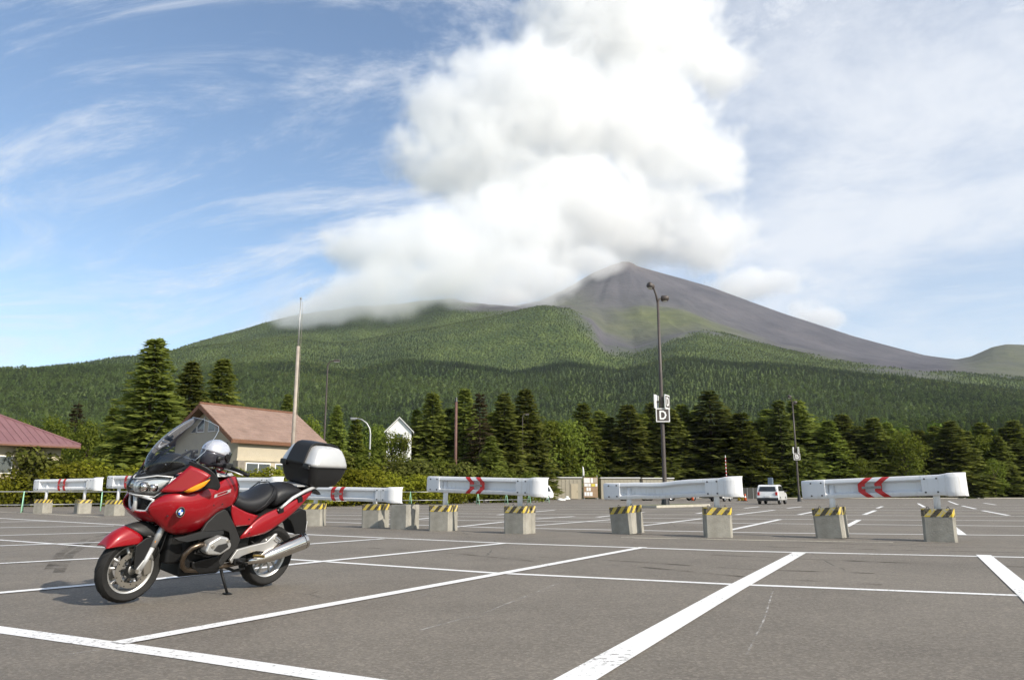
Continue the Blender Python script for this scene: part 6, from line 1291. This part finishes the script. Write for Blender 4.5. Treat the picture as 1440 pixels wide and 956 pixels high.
    # centre stand tucked under, brake pipe, spring
    b = MB(); b.tube([(-.92, .11, .26), (-1.02, .12, .22), (-1.14, .12, .235)], .014, 8); b.build('centre_stand', M['black2'], bike, smooth=True)
    b = MB(); b.tube([(-1.2, .03, .42), (-1.24, .03, .70)], .04, 10); b.build('shock_absorber', M['black2'], bike, smooth=True)
    b = MB(); b.tube([(-.124, -.30, 1.307), (-.22, -.32, 1.466), (-.314, -.34, 1.625)], [.004, .003, .002], 6); b.build('antenna', M['black2'], bike)
running_gear()
def small_parts():
    for s in (1, -1):
        b = MB(); b.tube([(-.20, s*.12, .76), (-.21, s*.135, .62), (-.19, s*.125, .48), (-.145, s*.115, .38)], .006, 6); b.build('brake_hose', M['black2'], bike, smooth=True)
        b = MB(); b.tube([(-.62, s*.25, 1.235), (-.60, s*.20, 1.19), (-.52, s*.13, 1.16)], .006, 6); b.build('cable', M['black2'], bike, smooth=True)
        b = MB(); b.tube([(-.64, s*.27, 1.23), (-.655, s*.22, 1.16), (-.60, s*.15, 1.12)], .006, 6); b.build('cable', M['black2'], bike, smooth=True)
        for (x, y, z) in ((-.30, .326, .955), (-.50, .322, .90), (-.62, .285, .90), (-.10, .262, .80), (-.80, .226, .93), (-1.02, .208, .735), (-1.05, .212, .60)):
            b = MB(); b.tube([(x, s*(y-.004), z), (x, s*(y+.009), z)], .0065, 8); b.build('fairing_screw', M['dark'], bike)
        b = MB(); b.tube([(x, s*(y+.004), z) for x, y, z in ((-.772, .21, 1.147), (-.816, .228, 1.058), (-.818, .240, .952), (-.785, .243, .883))], .005, 6); b.build('panel_gap', M['black2'], bike, smooth=True)
        b = MB(); b.box((-.135, s*.128-.004, .52), (-.115, s*.128+.004, .555)); b.build('fork_reflector', M['amber'], bike)
    b = MB(); b.tube([(-1.16, .12, .50), (-1.22, .14, .46), (-1.32, .13, .40)], .008, 6); b.build('brake_hose', M['black2'], bike, smooth=True)
small_parts()
def seats():
    def loft(st, name):
        rg = []
        for (x, zc, ze, hw, zb) in st:
            rg.append([(x, -hw*.85, zb), (x, -hw*1.02, (zb+ze)*.5), (x, -hw*.92, ze), (x, -hw*.5, (ze+2*zc)/3), (x, 0, zc), (x, hw*.5, (ze+2*zc)/3), (x, hw*.92, ze), (x, hw*1.02, (zb+ze)*.5), (x, hw*.85, zb), (x, 0, zb-.02)])
        b = MB(); b.rings(rg); return b.build(name, M['leather'], bike, sub=2)
    s1 = loft([(-.835, .985, .95, .09, .86), (-.88, .990, .955, .125, .83), (-.95, .952, .925, .15, .80), (-1.03, .935, .905, .17, .778), (-1.13, .95, .918, .185, .768), (-1.22, .99, .95, .185, .785), (-1.30, 1.045, .995, .17, .84), (-1.36, 1.065, 1.01, .155, .89), (-1.385, 1.05, 1.0, .14, .92)], 'rider_seat')
    s2 = loft([(-1.345, 1.0, .95, .155, .83), (-1.38, 1.045, .985, .17, .83), (-1.44, 1.065, 1.008, .175, .85), (-1.52, 1.078, 1.025, .175, .90), (-1.62, 1.070, 1.022, .165, .955), (-1.69, 1.045, 1.005, .15, .975), (-1.715, 1.02, .995, .13, .98)], 'passenger_seat')
    for s in (1, -1):
        b = MB(); b.tube([(-1.10, s*.186, .80), (-1.2, s*.193, .87), (-1.28, s*.178, .965), (-1.335, s*.135, 1.035), (-1.35, 0, 1.068)], .006, 5); b.build('piping', M['leather'], s1, smooth=True)
seats()
def top_case():
    def rr(x0, x1, hw, z, c=.07, n=4):
        pts = []
        for (cx, cy_, a0) in ((x0-c, hw-c, 0), (x1+c, hw-c, 90), (x1+c, -hw+c, 180), (x0-c, -hw+c, 270)):
            for k in range(n+1): a = R(a0+90*k/n); pts.append((cx+c*math.cos(a), cy_+c*math.sin(a), z))
        return pts
    tcase = empty('top_case', (.085, 0, -.06)); tcase.parent = bike; tcase.scale = (1.055, 1.05, 1.045)
    b = MB(); b.rings([rr(-1.78, -2.03, .17, 1.055, .04), rr(-1.72, -2.09, .205, 1.085, .06), rr(-1.69, -2.135, .24, 1.16, .07), rr(-1.665, -2.165, .262, 1.262, .08)]); b.build('case_shell', M['satin'], tcase, smooth=True, bevel=.004)
    b = MB(); b.rings([rr(-1.668, -2.166, .262, 1.268, .08), rr(-1.672, -2.164, .262, 1.30, .08), rr(-1.70, -2.14, .245, 1.37, .08), rr(-1.735, -2.10, .222, 1.44, .08), rr(-1.76, -2.06, .200, 1.462, .07), rr(-1.80, -1.98, .15, 1.474, .05)]); b.build('lid', M['silver'], tcase, smooth=True)
    # black middle band over front, top and back of the lid
    P = [(-1.660, 1.262), (-1.664, 1.30), (-1.690, 1.37), (-1.725, 1.447), (-1.752, 1.472), (-1.80, 1.487), (-1.90, 1.487), (-1.99, 1.482), (-2.07, 1.468), (-2.112, 1.44), (-2.15, 1.37), (-2.172, 1.30), (-2.174, 1.262)]
    hwv = [.125, .125, .122, .118, .116, .114, .112, .13, .125, .125, .13, .135, .135]
    b = MB(); b.grid([[(x, -hv*k, z) for k in (1, .97, .5, 0, -.5, -.97, -1)] for (x, z), hv in zip(P, hwv)]); b.build('lid_band', M['satin'], tcase, smooth=True, solid=.016, off=1)
    for y in (-.17, .17):
        b = MB(); b.box((-1.672, y-.045, 1.235), (-1.640, y+.045, 1.292)); b.build('latch', M['satin'], tcase, bevel=.012)
    b = MB(); b.tube(rr(-1.667, -2.170, .265, 1.265, .08)+[rr(-1.667, -2.170, .265, 1.265, .08)[0]], .006, 5); b.build('lid_seal', M['black2'], tcase, smooth=True)
    b = MB(); b.tube([(-1.66, .205, 1.272), (-1.648, .205, 1.272)], .012, 10); b.build('lock', M['chrome'], tcase)
top_case()
# helmet lying on the tank
def helmet():
    o = empty('helmet'); tag(o, 'silver grey motorcycle helmet resting on the tank of the red motorcycle', 'helmet')
    o.matrix_world = BM @ Matrix.Translation((-.655, .015, 1.33)) @ Matrix.Scale(.89, 4) @ Matrix.Rotation(R(-12), 4, 'Y') @ Matrix.Rotation(R(190), 4, 'Z')
    hs = mat('silver_helmet_paint', (0.58, 0.59, 0.64), 0.25, metal=0.45, coat=0.8); hd = mat('gunmetal_helmet_paint', (0.06, 0.06, 0.075), 0.3, metal=0.4, coat=0.5)
    def shell(z0, z1, n, grow, name, m, front=True):
        rg = []
        for i in range(n+1):
            t = z0+(z1-z0)*i/n; r_ = math.sqrt(max(0.0, 1-t*t)) if t > 0 else 1-.20*t*t
            rg.append([((.178*r_+.0)*math.cos(a)*grow+.012*math.cos(a)*(t < 0)*-t, .135*r_*math.sin(a)*grow, .150*t*grow) for a in [2*math.pi*k/32 for k in range(32)]])
        b = MB(); b.rings(rg); return b.build(name, m, o, smooth=True)
    shell(0.02, 0.995, 10, 1.0, 'shell_top', hs); shell(-.95, 0.02, 8, .985, 'shell_lower', hd)
    # visor, wrapping the front
    rows = [[(.184*math.cos(a)*k, .140*math.sin(a)*k, z) for a in [R(-75+150*i/14) for i in range(15)]] for z, k in ((.055, .99), (.02, 1.02), (-.03, 1.03), (-.065, 1.01))]
    b = MB(); b.grid(rows); b.build('visor', M['carglass'], o, smooth=True, solid=.004)
    for s in (1, -1):
        b = MB(); b.tube([(.03, s*.130, -.005), (.03, s*.150, -.005)], [.035, .03], 16); b.build('visor_pivot', M['satin'], o)
        b = MB(); b.tube([(-.05, s*.11, -.13), (-.02, s*.10, -.19), (.03, s*.06, -.2)], .008, 6); b.build('chin_strap', M['black2'], o)
    b = MB(); b.box((.04, -.025, .128), (.10, .025, .150)); b.build('vent', M['satin'], o, bevel=.008)
    b = MB(); b.tube([(.13, -.09, -.10), (.185, 0, -.105), (.13, .09, -.10)], [.035, .04, .035], 10); b.build('chin_bar', hd, o, smooth=True)
helmet()
# ------------------------------------------------------------------ the air between here and the mountain
def make_haze():
    b = MB(); b.box((-9500, -60, -3.2), (9500, 8200, 1340)); m = bpy.data.materials.new('thin_haze'); m.use_nodes = True; t = m.node_tree; t.nodes.clear()
    out = N(t, 'ShaderNodeOutputMaterial'); pv = N(t, 'ShaderNodeVolumePrincipled'); pv.inputs['Color'].default_value = (0.80, 0.88, 1.0, 1); pv.inputs['Density'].default_value = 3.8e-5; pv.inputs['Anisotropy'].default_value = 0.2
    L(t, pv.outputs[0], out.inputs['Volume']); o = b.build('haze', m); tag(o, 'thin bluish haze in front of the mountain', kind='stuff')
make_haze()
